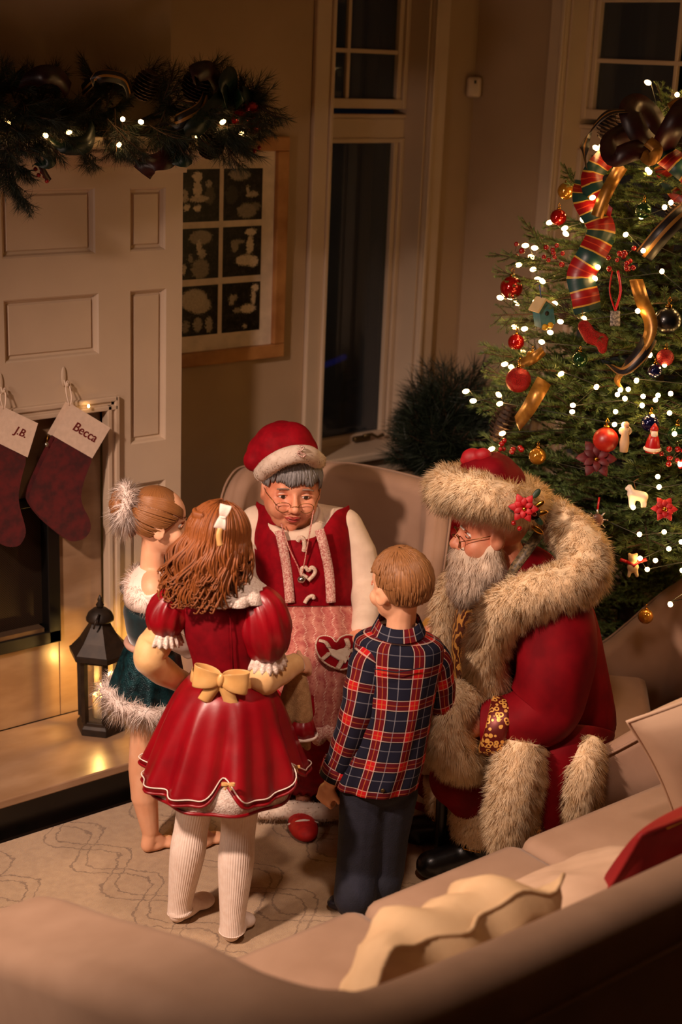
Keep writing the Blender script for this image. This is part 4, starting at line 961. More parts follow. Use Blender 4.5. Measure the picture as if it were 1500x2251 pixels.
# ------------------------------------------------------------------ lanterns
m_lan = mat('dark_bronze', (52,40,30), .5, (34,26,20), 30, metal=.3); m_pane = mat('lantern_glass', (255,235,200), .05)
_g = G(m_pane); _t = _g.N.new('ShaderNodeBsdfTransparent'); _gl = _g.N.new('ShaderNodeBsdfGlossy'); _gl.inputs['Roughness'].default_value = .05; _mx = _g.N.new('ShaderNodeMixShader'); _mx.inputs[0].default_value = .06
_g.L.new(_t.outputs[0], _mx.inputs[1]); _g.L.new(_gl.outputs[0], _mx.inputs[2]); _g.L.new(_mx.outputs[0], _g.N['Material Output'].inputs['Surface'])

m_flame = mat('candle_flame', (255,190,80), .5, emit=(255,176,70), es=160); m_wax = mat('candle_wax', (240,214,160), .5, sss=.3)
def lantern(label, c, s, rot=0, hb=.215, energy=1.0):
    c = Vector(c); T = thing('lantern', label, 'lantern', c, 'hearth lanterns')
    hexr = lambda r, z, n=6: [c + V(math.cos(rot+2*PI*k/n)*r*s, math.sin(rot+2*PI*k/n)*r*s, z*s) for k in range(n)]
    MB().loft([hexr(.078,0), hexr(.078,.022), hexr(.07,.03), hexr(.07,.042)]).build('base', m_lan, T, smooth=False, bevel=.002)
    for k in range(6):
        a, b = hexr(.064,.04)[k], hexr(.066,hb+.03)[k]; u = (b-a).normalized(); r_ = (a-c); r_.z = 0; r_.normalize()
        MB().box((a+b)/2, (.017*s, .014*s, (b-a).length), ax=(r_.cross(u), r_, u)).build('post', m_lan, T, smooth=False)
        a2, b2 = hexr(.06,.042)[(k+1) % 6], hexr(.06,hb+.02)[(k+1) % 6]; a1, b1 = hexr(.06,.042)[k], hexr(.06,hb+.02)[k]
        MB().add([a1, a2, b2, b1], [(0,1,2,3)]).build('glass_pane', m_pane, T, smooth=False, solid=.0015)
    Z = lambda z: hb+.053+(z-.053)*.68
    MB().loft([hexr(.07,hb+.02), hexr(.07,hb+.032), hexr(.098,hb+.035), hexr(.100,hb+.05), hexr(.094,hb+.053)]).build('eave', m_lan, T, smooth=False)
    MB().loft([hexr(.095,hb+.052), hexr(.066,Z(.10)), hexr(.038,Z(.165)), hexr(.03,Z(.19))]).build('roof', m_lan, T, smooth=False)
    MB().lathe(c, [(r*s, Z(z)*s) for r, z in ((.028,.188), (.042,.19), (.043,.2), (.036,.225), (.02,.245), (.008,.25))], 18).build('cap', m_lan, T)
    MB().lathe(c, [(r*s, Z(z)*s) for r, z in ((.008,.247), (.013,.262), (.006,.278), (.008,.286), (.001,.31))], 12).build('finial', m_lan, T)
    MB().tube([c+V(-.02*s,-.03*s,Z(.235)*s), c+V(-.042*s,-.045*s,Z(.21)*s), c+V(-.045*s,-.04*s,Z(.18)*s)], .003*s, 6).build('carry_ring', m_lan, T)
    MB().lathe(c+V(0,0,.042*s), [(0,0), (.026*s,0), (.026*s,.07*s), (.022*s,.074*s), (0,.07*s)], 18).build('candle', m_wax, T)
    MB().lathe(c+V(0,0,.115*s), [(.001,0), (.006*s,.008*s), (.005*s,.018*s), (.001,.036*s)], 10).build('flame', m_flame, T)
    l = lamp('candle_light', 'POINT', (0,0,.135*s), energy, (1, .58, .16), shadow_soft_size=.012); l.parent = T
    return T
lantern('bronze hexagonal lantern with a lit candle standing on the hearth', (2.262, 3.945, .1455), 1.06, rot=.2, energy=4.5)
lantern('taller bronze lantern half hidden behind the girl in teal', (2.475, 3.93, .1455), 1.3, rot=.35, hb=.30, energy=1.5)
m_pack = None
# ================================================================== people
def skin(name, c, c2): return mat(name, c, .5, c2, 18, sss=.12, bump=.03, bscale=300)
m_skin = skin('fair_skin', (236,182,146), (228,168,130)); m_skin2 = skin('ruddy_skin', (226,158,124), (208,128,96)); m_lip = mat('lips', (168,66,58), .4); m_eye = mat('eye_white', (232,224,214), .2); m_iris = mat('iris', (60,44,32), .15)
def hair_mat(name, c, c2, rough=.42):
    return mat(name, c, rough, c2, 1.0, coords='UV', stretch=(420, 7, 1), detail=3, spec=.4, bump=.6, bscale=1.0)
def floor_pt(px, py, z=.022):
    r = FW + RT*((px-750)/FPX) - UP*((py-1125.5)/FPX); return CAM + r*((z-CAMZ)/r.z)
class Head:
    """head placed at c, looking along fwd; h = half its height"""
    def __init__(s, c, fwd, up, h):
        s.c = Vector(c); s.h = h; s.f = Vector(fwd).normalized(); u = Vector(up); s.u = (u - s.f*u.dot(s.f)).normalized(); s.r = s.f.cross(s.u)
    def p(s, x, y, z): return s.c + (s.r*x + s.f*y + s.u*z)*s.h
    def ax(s, x, y, z): return (s.r*x*s.h, s.f*y*s.h, s.u*z*s.h)
    def into(s, mb, child=False, fat=1.0, neck=None, nose=1.0, neck_r=.36):
        h = s.h
        mb.ell(s.p(0,-.12,.22), s.ax(.70,.84,.78), 28, 16); mb.ell(s.p(0,.14,-.2), s.ax(.57*fat,.58,.74), 24, 14); mb.ell(s.p(0,.26,-.66), s.ax(.40*fat,.40,.28*fat), 20, 12)
        mb.sph(s.p(0,.50,-.82), .15*h*fat)
        for x in (-1, 1):
            mb.sph(s.p(.30*x,.42,-.32), .27*h*fat); mb.ell(s.p(.70*x,-.06,-.10), (s.r*.07*h, s.f*.19*h+s.r*.05*h*x, s.u*.27*h), 14, 10); mb.sph(s.p(.69*x,-.02,-.3), .07*h); mb.sph(s.p(.10*x*nose,.80,-.30), .075*h*nose)
        mb.chain([(s.p(0,.66,.1), .07*h), (s.p(0,.74,-.05), .075*h*nose), (s.p(0,.90 if not child else .84,-.24), .105*h*nose)])
        mb.cap(s.p(-.3,.56,.16), s.p(.3,.56,.16), .12*h, .12*h)
        mb.cap(s.p(-.13,.70,-.50), s.p(.13,.70,-.50), .07*h, .07*h); mb.cap(s.p(-.10,.685,-.60), s.p(.10,.685,-.60), .075*h, .075*h)
        mb.cap(s.p(0,-.15,-.5), neck if neck is not None else s.p(0,-.2,-1.5), neck_r*h, neck_r*1.1*h)
    def dabs(s):
        h = s.h; o = []
        for x in (-1, 1): o.append((s.p(.29*x,.66,.0), .17*h, tuple(-s.f*.10*h))); o.append((s.p(.76*x,.02,-.1), .09*h, tuple(-s.r*x*.05*h)))
        o.append((s.p(0,.8,-.545), .05*h, tuple(-s.f*.04*h))); o.append((s.p(0,.6,-.70), .09*h, tuple(-s.f*.04*h)))
        return o
    def eyes(s, T, closed=False, brow=None):
        h = s.h
        for x in (-1, 1):
            E_ = MB().ell(s.p(.29*x,.52,.0), s.ax(.13,.11,.075), 14, 10).build('eye', m_eye, T)
            MB().ell(s.p(.29*x,.605,-.005), s.ax(.06,.03,.06), 12, 8).build('iris', m_iris, E_)
            MB().tube(cr([s.p(.29*x-.15,.56,.0), s.p(.29*x-.05,.635,.065), s.p(.29*x+.05,.635,.065), s.p(.29*x+.15,.56,.0)], 4), .022*h, 6).build('upper_lid', m_skin2, E_)
            if brow: MB().tube(cr([s.p(.29*x-.17,.64,.2), s.p(.29*x,.70,.245), s.p(.29*x+.17,.63,.2)], 4), [.03*h]*9, 6, flat=.6).build('eyebrow', brow, T)
    def lips(s, T, m=None):
        k = MB(); h = s.h; k.tube(cr([s.p(-.19,.68,-.54), s.p(-.08,.775,-.505), s.p(0,.785,-.52), s.p(.08,.775,-.505), s.p(.19,.68,-.54)], 4), [.02*h]+[.045*h]*15+[.02*h], 8, flat=.8)
        k.tube(cr([s.p(-.16,.68,-.56), s.p(0,.765,-.60), s.p(.16,.68,-.56)], 4), [.02*h]+[.05*h]*7+[.02*h], 8, flat=.8); k.build('lips', m or m_lip, T)
    def ellpt(s, az, pol, k=1.0):
        """point on the hair surface: az from the back of the head (0) towards its right, pol from the crown"""
        return s.p(.72*k*math.sin(az)*math.sin(pol), -.12 - .86*k*math.cos(az)*math.sin(pol), .22 + .80*k*math.cos(pol))
def hand(mb, wrist, d, nrm, L, curl=.5, side=1, spread=.12):
    """palm from wrist along d, back of hand faces nrm, thumb on side*(d x nrm)"""
    d = Vector(d).normalized(); nrm = Vector(nrm); nrm = (nrm-d*nrm.dot(d)).normalized(); s = d.cross(nrm)*side; w = Vector(wrist)
    mb.ell(w+d*L*.27, (s*L*.235, nrm*L*.11, d*L*.30), 16, 10); mb.cap(w-d*L*.15, w+d*L*.1, L*.135, L*.15)
    for k, (o_, ln) in enumerate(((.17,.40), (.06,.46), (-.06,.43), (-.165,.33))):
        p = w + d*L*.48 + s*o_*L*1.0; a = 0; q = p; dirv = d + s*(o_*spread*2)
        for j, f in enumerate((.45, .32, .25)):
            a += curl*(1.0 if j else .75)*1.15; v = dirv*math.cos(a) - nrm*math.sin(a); e = q + v*ln*f*L
            mb.cap(q, e, L*(.058-.006*j), L*(.052-.006*j), 10); q = e
    p = w + d*L*.14 + s*L*.19; q = p + (d*.6 + s*.65 - nrm*.25).normalized()*L*.2; e = q + (d*.8 + s*(.2-curl*.5) - nrm*(.2+curl*.6)).normalized()*L*.22
    mb.cap(p-s*L*.06, q, L*.075, L*.062); mb.cap(q, e, L*.06, L*.045)
def foot(mb, heel, toe, ankle, w, toes=True):
    heel = Vector(heel); toe = Vector(toe); ankle = Vector(ankle); d = (toe-heel); L = d.length; d.normalize(); s = d.cross(V(0,0,1)).normalized()
    mb.cap(ankle, heel+d*L*.10+V(0,0,w*.62), w*.62, w*.62); mb.cap(ankle-V(0,0,w*.2), heel+d*L*.45+V(0,0,w*.66), w*.6, w*.55)
    mb.ell(heel+d*L*.70+V(0,0,w*.42), (d*L*.24, s*w*.85, V(0,0,w*.45)), 16, 10); mb.ell(heel+d*L*.34+V(0,0,w*.42), (d*L*.36, s*w*.62, V(0,0,w*.45)), 16, 10)
    if toes:
        for k in range(5):
            b = heel+d*L*(.86-.035*k*k*.35)+s*w*(-.62+.31*k); mb.cap(b+V(0,0,w*.3), b+d*L*(.13-.015*k)+V(0,0,w*.22), w*(.24-.02*k), w*(.2-.018*k), 10)
def locks(name, paths, r, m, T, n=6, taper=.25):
    k = MB()
    for P in paths:
        mN = len(P); k.tube(P, [r*(taper+(1-taper)*math.sin(PI*min(max(i/(mN-1), .0)*.85+.12, 1))**.6) for i in range(mN)], n, flat=.6)
    return k.build(name, m, T)
def person(label, p, group=None): return thing('person', label, 'person', p, group)
m_satin = mat('red_satin', (146,3,20), .36, (124,2,16), 12, spec=.5, bump=.12, bscale=26); m_velvet = mat('red_velvet', (120,3,17), .7, (100,2,13), 30, spec=.12); m_wht = mat('white_cotton', (240,226,214), .75, (230,214,200), 40, bump=.2, bscale=300)
m_lace = mat('white_lace', (246,234,222), .7, (214,190,176), 160, bump=.6, bscale=260); m_goldsat = mat('gold_satin', (222,176,112), .28, (206,158,94), 20, spec=.6)

# ------------------------------------------------------------------ girl in the red dress, seen from behind
D = 3.54
def P(px, py, dd=0): return at(px, py, D+dd)
RG = person('girl in red satin dress with white tights, seen from behind', floor_pt(460, 2010))
hd = Head(P(487,1188), GH*.72+RH*.62-V(0,0,.12), V(0,0,1)+RH*.05, .098)
B = MB(); hd.into(B, child=True, neck=P(492,1310))
B.chain([(P(405,1325), .030), (P(490,1318), .042), (P(575,1338), .030)]); B.ell(P(492,1385), (RH*.085, GH*.062, V(0,0,.10))); B.ell(P(498,1480), (RH*.07, GH*.058, V(0,0,.09))); B.ell(P(502,1570), (RH*.092, GH*.075, V(0,0,.09)))
B.chain([(P(392,1330), .034), (P(330,1446,-.01), .031), (P(405,1500,.07), .024)]); B.chain([(P(585,1345), .034), (P(574,1492,-.03), .031), (P(648,1458,.07), .024)])
hand(B, P(652,1457,.08), RH*.5+GH*.6-V(0,0,.35), V(0,0,.6)-GH*.5+RH*.5, .115, .8, -1)
hand(B, P(407,1502,.075), RH*.8+GH*.5-V(0,0,.25), -GH*.5+V(0,0,.6), .115, .5, -1)
fa = floor_pt(383, 2030); fb = floor_pt(470, 1976); fc = floor_pt(505, 2072); fd = floor_pt(548, 2018)
kneeL, ankL, kneeR, ankR = P(424,1800,.03), fa+V(0,0,.06)+(fb-fa)*.15, P(525,1810,-.02), fc+V(0,0,.065)+(fd-fc)*.12
B.chain([(P(458,1600), .062), (kneeL, .042), (kneeL*.62+ankL*.38+(-GH)*.012, .043), (ankL, .026)]); B.chain([(P(540,1605), .062), (kneeR, .042), (kneeR*.62+ankR*.38-GH*.012, .043), (ankR, .026)])
foot(B, fa, fb, ankL, .038, False); foot(B, fc, fd, ankR, .038, False)
B.organic('body', m_skin, RG, voxel=.006, it=4, sculpt=hd.dabs())
# tights: ribbed
m_tight = mat('ribbed_white_tights', (244,226,212), .8, (236,214,198), 60); g = G(m_tight); u, v, _ = g.xyz('UV'); g.bump(g.math('SINE', g.math('MULTIPLY', u, 2*PI/.0068)), .4, .0014)
def leg_tube(hip, knee, mid, ank, r): 
    return cr([tuple(hip)+(r[0],), tuple(knee)+(r[1],), tuple(mid)+(r[2],), tuple(ank)+(r[3],), tuple(Vector(ank)-V(0,0,.035))+(r[3]*1.08,)], 8)
TI = None
for nm, hip, kn, an, hl, to in (('left', P(458,1620), kneeL, ankL, fa, fb), ('right', P(540,1625), kneeR, ankR, fc, fd)):
    mid = kn*.62+an*.38-GH*.012; st = leg_tube(hip, kn, mid, an, (.068,.047,.048,.034))
    o = MB().loft(tube_rings([s[:3] for s in st], [s[3] for s in st], 40), True, True).build('tights_leg', m_tight, RG)
    k = MB(); foot(k, hl-(to-hl)*.02, to, an, .043, False); k.organic('tights_foot', m_tight, o, voxel=.005, it=6)
# gloves / long gold sleeves under the puffs
m_glove = mat('pale_gold_stretch', (232,190,132), .6, (220,174,116), 30, bump=.1, bscale=60, sheen=.3)
def sleeve(T, pts, m, name, n=24, wr=0, caps=True, seed=1, fold=5):
    st = cr(pts, 8); k = MB(); rings = tube_rings([s[:3] for s in st], [s[3] for s in st], n); rr = random.Random(seed); ph = rr.uniform(0, 6)
    if wr:
        c = [sum((Vector(p) for p in r), Vector())/n for r in rings]
        for i, r in enumerate(rings):
            for j in range(n): r[j] = c[i] + (r[j]-c[i])*(1+wr*math.sin(i*.8+ph+1.3*math.sin(j*2*PI/n*2+ph))+wr*.6*math.sin(j*2*PI/n*fold+ph+i*.15))
    k.loft(rings, caps, caps); return k.build(name, m, T)
t4 = lambda p, r: tuple(p)+(r,)
sleeve(RG, [t4(P(372,1370), .036), t4(P(345,1410), .043), t4(P(330,1446,-.01), .042), t4(P(362,1478,.03), .036), t4(P(408,1503,.075), .028)], m_glove, 'glove', wr=.03)
sleeve(RG, [t4(P(586,1440), .036), t4(P(580,1470,-.01), .041), t4(P(576,1494,-.03), .041), t4(P(612,1478,.02), .036), t4(P(652,1458,.08), .028)], m_glove, 'glove', wr=.03)
# dress
def ringz(c, rx, ry, n, fn=None, tilt=(0,0)):
    out = []
    for j in range(n):
        th = 2*PI*j/n; k = fn(th) if fn else (1, 0)
        p = c + RH*rx*math.cos(th)*k[0] + GH*ry*math.sin(th)*k[0]; p = p + V(0,0,k[1] + tilt[0]*math.cos(th) + tilt[1]*math.sin(th)); out.append(p)
    return out
DR = MB().loft([ringz(P(x, y, dd), rx, ry, 40) for x, y, dd, rx, ry in ((490,1300,0,.055,.045), (488,1318,0,.10,.058), (489,1345,0,.108,.068), (491,1400,0,.098,.074), (495,1450,0,.085,.070), (499,1490,0,.082,.07))], True, True).build('dress', m_velvet, RG)
DR['label'] = 'red dress with velvet bodice'
MB().tube([P(505,1345,-.073), P(509,1400,-.082), P(513,1470,-.077)], .0018, 5).build('back_zip', m_velvet, DR)
hemc = P(491,1697); wc = P(500,1488); NS = 180
def folds(t):
    def f(th):
        lift = .058*math.exp(-((th-math.radians(276))/.16)**2) + .05*math.exp(-((th-math.radians(338))/.22)**2) if t > .5 else 0
        k = 1 + t*(.06*math.sin(9*th+.6) + .045*math.sin(16*th+2+2*t) + .03*math.sin(5*th+1)) - t*.10*math.exp(-((th-math.radians(276))/.14)**2)
        return k, lift*((t-.5)*2 if t > .5 else 0)
    return f
rings = []
for i in range(15):
    t = i/14; r = .083 + (.212-.083)*(t**.62)*(1-.08*math.sin(PI*t)) ; c = wc.lerp(hemc, t); c.z += .018*math.sin(PI*t); rings.append(ringz(c, r, r*.97, NS, folds(t)))
SK = MB().loft(rings, True, False).build('skirt', m_satin, DR, solid=.003)
# petticoat and its trims
rings2 = [ringz(wc.lerp(hemc, t)-V(0,0,.026*t), .075+(.192-.075)*t**.7, .075+(.19-.075)*t**.7, NS, lambda th, t=t: (1+t*.03*math.sin(9*th+.6), 0)) for t in np.linspace(0, 1, 8)]
PT = MB().loft(rings2, True, False).build('petticoat', m_lace, DR, solid=.002)
e = [q for q in rings[-1]]; MB().tube(e+[e[0]], .0042, 6).build('satin_edge', m_satin, SK)
e = rings2[-1]; MB().tube(e+[e[0]], .005, 6).build('red_trim', m_satin, PT)
e = [p+V(0,0,.016)+(p-hemc).normalized()*.001 for p in rings[-1]]; MB().tube(e+[e[0]], .0017, 5).build('white_piping', m_wht, SK)
def bow(c, a, up, nrm, w, m, T, name='bow', tails=True, bw=None):
    c = Vector(c); a = Vector(a).normalized(); nrm = Vector(nrm).normalized(); up = Vector(up).normalized(); bw = bw or w*.55
    for sg in (-1, 1):
        k = MB(); rows = []
        for i in range(17):
            t = i/16; an = 2*PI*t; x = sg*w*(.5-.5*math.cos(an))*.98; y = w*.22*math.sin(an); wd = bw*(.25+.75*math.sin(PI*t)**.7)
            cc = c + a*x + nrm*(y+.02*w); rows.append([cc-up*wd*.5+nrm*.03*w*math.sin(5*t), cc-up*wd*.2+nrm*.06*w, cc+up*wd*.2-nrm*.03*w, cc+up*wd*.5+nrm*.03*w*math.cos(4*t)])
        k.loft(rows, closed=False); k.build(name+'_loop', m, T, solid=.0018, subsurf=1)
        if tails:
            ribbon([c, c+a*sg*w*.25-up*w*.35+nrm*w*.12, c+a*sg*w*.5-up*w*.9+nrm*w*.1], bw*.55, m, T, name+'_tail', nrm=nrm)
    MB().ell(c+nrm*w*.12, (a*w*.13, nrm*w*.14, up*bw*.3), 14, 10).build(name+'_knot', m, T)
sash = ringz(P(500,1488), .090, .076, 60)
k = MB(); k.loft([[q+V(0,0,z)+(q-wc).normalized()*o_ for q in sash] for z, o_ in ((-.024,.003), (-.010,.006), (.006,.004), (.02,.0))], False, False); S_ = k.build('sash', m_goldsat, DR, solid=.002)
bow(P(486,1492,-.10), RH*1+V(0,0,-.12), V(0,0,1)+RH*.1, -GH, .072, m_goldsat, S_, 'sash_bow', bw=.062)
bow(P(502,1724,-.225), RH, V(0,0,1), -GH, .017, m_goldsat, SK, 'hem_bow'); bow(P(650,1687,-.06), RH*.4-GH*.4+V(0,0,.3), V(0,0,1), RH-GH*.4, .017, m_goldsat, SK, 'hem_bow')
# puff sleeves with ruffles
for nm, pts, rp_ in (('left', [(398,1308,0,.03), (380,1330,-.0,.052), (366,1362,0,.055), (362,1388,0,.038)], (362,1392)), ('right', [(560,1305,0,.034), (578,1338,-.015,.058), (584,1385,-.02,.066), (584,1420,-.015,.056), (583,1436,-.01,.042)], (582,1444))):
    st = cr([t4(P(x, y, dd), r) for x, y, dd, r in pts], 7); rings = tube_rings([s[:3] for s in st], [s[3] for s in st], 48); n = 48
    for i, r in enumerate(rings):
        c = sum((Vector(p) for p in r), Vector())/n
        for j in range(n): r[j] = c + (r[j]-c)*(1+.05*math.sin(j*2*PI/n*11+i*.25)+.03*math.sin(j*2*PI/n*5+i*.5))
    S_ = MB().loft(rings).build('puff_sleeve', m_satin, DR)
    a = Vector(st[-1][:3]); b = P(*rp_, -.01); ax_ = (a-Vector(st[-4][:3])).normalized(); q = perp(ax_); q2 = ax_.cross(q); rr = .042 if nm == 'right' else .036; n = 96
    k = MB(); k.loft([[a + ax_*z + (q*math.cos(2*PI*j/n)+q2*math.sin(2*PI*j/n))*(rr*(1+f)+amp*math.sin(j*2*PI/n*18)) for j in range(n)] for z, f, amp in ((-.006,.0,.0005), (.004,.12,.002), (.016,.26,.0035), (.027,.34,.005))], False, False); k.build('ruffle', m_lace, S_, solid=.002)
# scalloped collar
n = 140; cc = P(491,1268)
def coll(r, dz, sc): return [cc + RH*(r*1.0*(1+sc*abs(math.sin(7*2*PI*j/n/1)))*math.cos(2*PI*j/n)) + GH*(r*.80*(1+sc*abs(math.sin(7*2*PI*j/n)))*math.sin(2*PI*j/n)) + V(0,0,dz-.35*0*r) for j in range(n)]
k = MB(); k.loft([coll(.045,.006,0), coll(.08,-.004,.0), coll(.105,-.026,.05), coll(.116,-.048,.10)], False, False); k.build('lace_collar', m_lace, DR, solid=.0025)
# hair
m_auburn = hair_mat('auburn_hair', (158,90,42), (96,50,20))
HR = MB().ell(hd.p(0,-.2,.24), hd.ax(.75,.86,.82), 32, 20).build('hair', m_auburn, RG)
rr = random.Random(4); paths = []
for k in range(700):
    az = rr.uniform(-2.1, 2.1); pol0 = rr.uniform(.08, .8); pts = []; kk = 1.02+rr.uniform(0,.07)
    for t in np.linspace(pol0, 1.62, 5): pts.append(hd.ellpt(az, t, kk))
    q = pts[-1]; out = (q-hd.c); out.z = 0; out.normalize(); ln = rr.uniform(.09, .175)*(1.0 if abs(az) < 1.5 else .6); cl = int((az+2.1)*5); ph = cl*1.7+rr.uniform(-.4,.4); drift = -RH*.05*rr.random()
    for t in np.linspace(.15, 1, 8):
        w_ = .013*t*math.sin(7.5*t+ph); pts.append(q + V(0,0,-ln*t) + out*(.010*math.sin(PI*t)+w_*.8+.012*t*t) + out.cross(V(0,0,1))*w_ + drift*t - GH*.012*t)
    pts.append(pts[-1] + out.cross(V(0,0,1))*.008*(1 if cl % 2 else -1) + V(0,0,.003)); paths.append([tuple(q) for q in cr(pts, 2)])
locks('hair_locks', paths, .0036, m_auburn, HR, n=5)
bd = [hd.ellpt(-1.0, .98, 1.0), hd.ellpt(-.6, .98, 1.055), hd.ellpt(-.25, 1.0, 1.07), hd.ellpt(.1, .98, 1.07)]; bp = cr(bd, 9); k = MB()
for i in range(len(bp)-1):
    for sg in (-1, 1):
        a = Vector(bp[i])+hd.u*sg*.006; b = Vector(bp[i+1])-hd.u*sg*.004; k.cap(a, b, .0068, .0062, 8)
k.build('braid', m_auburn, HR)
bow(P(490,1136,-.115), V(0,0,1)+RH*.25, RH-V(0,0,.25), -GH, .032, m_wht, RG, 'hair_bow', tails=False, bw=.03)
ribbon([P(489,1150,-.115), P(481,1175,-.125), P(484,1200,-.125)], .013, m_goldsat, RG, 'hair_ribbon', nrm=-GH)
# plush mouse doll in her hand
TM = thing('plush_doll', 'tan plush animal with a red skirt held by the girl in red', 'toy', P(662,1640,.10))
m_plush = mat('tan_plush', (196,156,108), .95, (176,136,90), 90, bump=.8, bscale=500); q = lambda x, y, dd=0: P(x, y, .10+dd)
k = MB(); k.chain([(q(655,1490), rp(20,q(655,1490))), (q(662,1530), .027), (q(664,1572), .031)]); k.chain([(q(640,1500), .016), (q(628,1550), .022), (q(635,1590), .018)]); k.chain([(q(655,1600), .012), (q(652,1645), .011)]); k.chain([(q(672,1600), .012), (q(676,1642), .011)]); k.chain([(q(650,1500), .006), (q(648,1520), .008)])
k.organic('body', m_plush, TM, voxel=.005, it=4)
cS = q(664,1590); k = MB(); k.loft([ringz(cS+V(0,0,z), r, r, 40, lambda th: (1+.05*math.sin(8*th), 0)) for r, z in ((.028,.012), (.034,-.01), (.040,-.030))], True, False); O = k.build('skirt', m_satin, TM, solid=.002)
e = ringz(cS+V(0,0,-.032), .041, .041, 40); MB().tube(e+[e[0]], .0045, 6).build('white_trim', m_wht, O)
MB().tube([q(650,1640), q(646,1665), q(648,1680)], .0015, 5).build('ribbon_end', m_plush, TM)
# ------------------------------------------------------------------ girl in teal with feather trim, looking right
D = 3.96
m_fl = fur_mat('white_feather', (252,240,232), (246,230,220)); m_tealv = mat('teal_velvet', (12,44,50), .55, (8,30,36), 40, sheen=.5); m_sheer = mat('white_sheer', (248,228,216), .6, (238,214,200), 30)
m_tealm = mat('teal_metallic_cloth', (22,66,72), .32, (8,32,38), 60, metal=.5, bump=.5, bscale=300)
TG = person('girl in teal skirt with white feather trim, seen in profile', floor_pt(360, 1870))
hd = Head(P(352,1146), RH*.97+GH*.18-V(0,0,.08), V(0,0,1), .098)
B = MB(); hd.into(B, child=True, neck=P(333,1268), neck_r=.33)
B.chain([(P(330,1285,.10), .032), (P(332,1272), .04), (P(336,1292,-.09), .032)]); B.ell(P(328,1345), (RH*.066, GH*.085, V(0,0,.10))); B.ell(P(333,1420), (RH*.058, GH*.07, V(0,0,.08))); B.ell(P(340,1490), (RH*.075, GH*.09, V(0,0,.08)))
B.chain([(P(338,1298,-.095), .031), (P(366,1392,-.10), .026), (P(418,1432,-.04), .02)]); B.chain([(P(330,1290,.10), .031), (P(365,1385,.12), .026), (P(430,1425,.08), .02)])
hand(B, P(420,1433,-.035), RH*.8+V(0,0,-.1)+GH*.3, V(0,0,1)-GH*.4, .105, .5, -1); hand(B, P(430,1425,.08), RH*.8-GH*.3, V(0,0,1), .105, .5, 1)
fa = floor_pt(318, 1874); fb = floor_pt(390, 1853); fc = floor_pt(428, 1870); fd = floor_pt(492, 1842)
kn, an = P(312,1690,-.03), floor_pt(330, 1868)+V(0,0,.065); B.chain([(P(332,1560,-.03), .058), (kn, .040), (P(318,1750,-.03), .041), (an, .026)])
kn, an = P(385,1690,.05), floor_pt(440, 1864)+V(0,0,.065); B.chain([(P(356,1555,.05), .058), (kn, .040), (P(405,1750,.06), .04), (an, .026)])
foot(B, fa, fb, floor_pt(330,1868)+V(0,0,.06), .036); foot(B, fc, fd, floor_pt(440,1864)+V(0,0,.06), .036)
B.organic('body', m_skin, TG, voxel=.0045, it=4, sculpt=hd.dabs()); hd.eyes(TG, brow=mat('brown_brow', (120,76,44), .7)); hd.lips(TG)
def ringp(c, a, b, n, fn=None): return [Vector(c) + Vector(a)*math.cos(2*PI*j/n)*(fn(2*PI*j/n) if fn else 1) + Vector(b)*math.sin(2*PI*j/n)*(fn(2*PI*j/n) if fn else 1) for j in range(n)]
LE = MB().loft([ringz(P(x, y), rx, ry, 36) for x, y, rx, ry in ((332,1310,.07,.10), (328,1340,.073,.098), (330,1380,.068,.085), (334,1412,.063,.076))], True, True).build('bodice', m_tealv, TG)
TP = MB().loft([ringz(P(x, y), rx, ry, 36) for x, y, rx, ry in ((334,1246,.037,.04), (334,1262,.058,.085), (333,1280,.074,.126), (333,1296,.077,.132), (332,1314,.076,.126))], True, True).build('sheer_top', m_sheer, TG)
k = MB(); k.ell(P(303,1300,-.055), (RH*.008-GH*.004, GH*.012, V(0,0,.02)), 10, 8); k.build('shoulder_opening', m_skin, TG)
for pts in ([(338,1300,-.098,.036), (352,1345,-.10,.034), (366,1392,-.10,.03), (395,1415,-.07,.026), (418,1432,-.04,.023)], [(332,1296,.10,.036), (348,1345,.11,.034), (365,1385,.12,.03), (430,1425,.08,.023)]):
    sleeve(TG, [t4(P(x, y, dd), r) for x, y, dd, r in pts], m_sheer, 'sheer_sleeve', wr=.03)
# skirt
wc = P(334,1410); hc = P(325,1528); rings = []
for i in range(11):
    t = i/10; r = .068 + .040*t**.7; rings.append(ringz(wc.lerp(hc, t), r*1.0, r, 120, lambda th, t=t: (1+t*(.06*math.sin(8*th)+.04*math.sin(13*th+1)), 0), tilt=(-.02*t, .0)))
SK = MB().loft(rings, True, False).build('skirt', m_tealm, TG, solid=.003)
wb = ringz(P(333,1410), .069, .08, 40); MB().tube(wb+[wb[0]], .010, 8).build('pink_waistband', mat('pink_band', (206,160,140), .6), TG)
def feathers(name, path, r, N, ln, T, wd=.0009, seed=1, lift=1.0, combf=.25, jit=.5, m=m_fl):
    k = MB(); k.tube(path, r, 10); b = k.build(name, m, T); fur('feather_strands', k, N, ln, wd, m, b, comb=(0,0,-1), lift=lift, combf=combf, jit=jit, kind='stuff', cluster=.012, seed=seed); return b
e = ringz(hc+V(0,0,-.004), .112, .112, 40, lambda th: (1+.05*math.sin(8*th), 0), tilt=(-.02,0)); feathers('feather_hem', e+[e[0]], .020, 8000, .042, TG, seed=3)
e = [P(x, y, dd) for x, y, dd in ((300,1262,.02), (292,1280,-.03), (300,1300,-.08), (325,1322,-.12), (355,1325,-.12), (385,1312,-.06), (395,1290,.02), (380,1275,.09), (340,1265,.13), (308,1258,.08), (300,1262,.02))]
feathers('feather_neckline', [tuple(q) for q in cr(e, 4)], .013, 4200, .036, TG, seed=4)
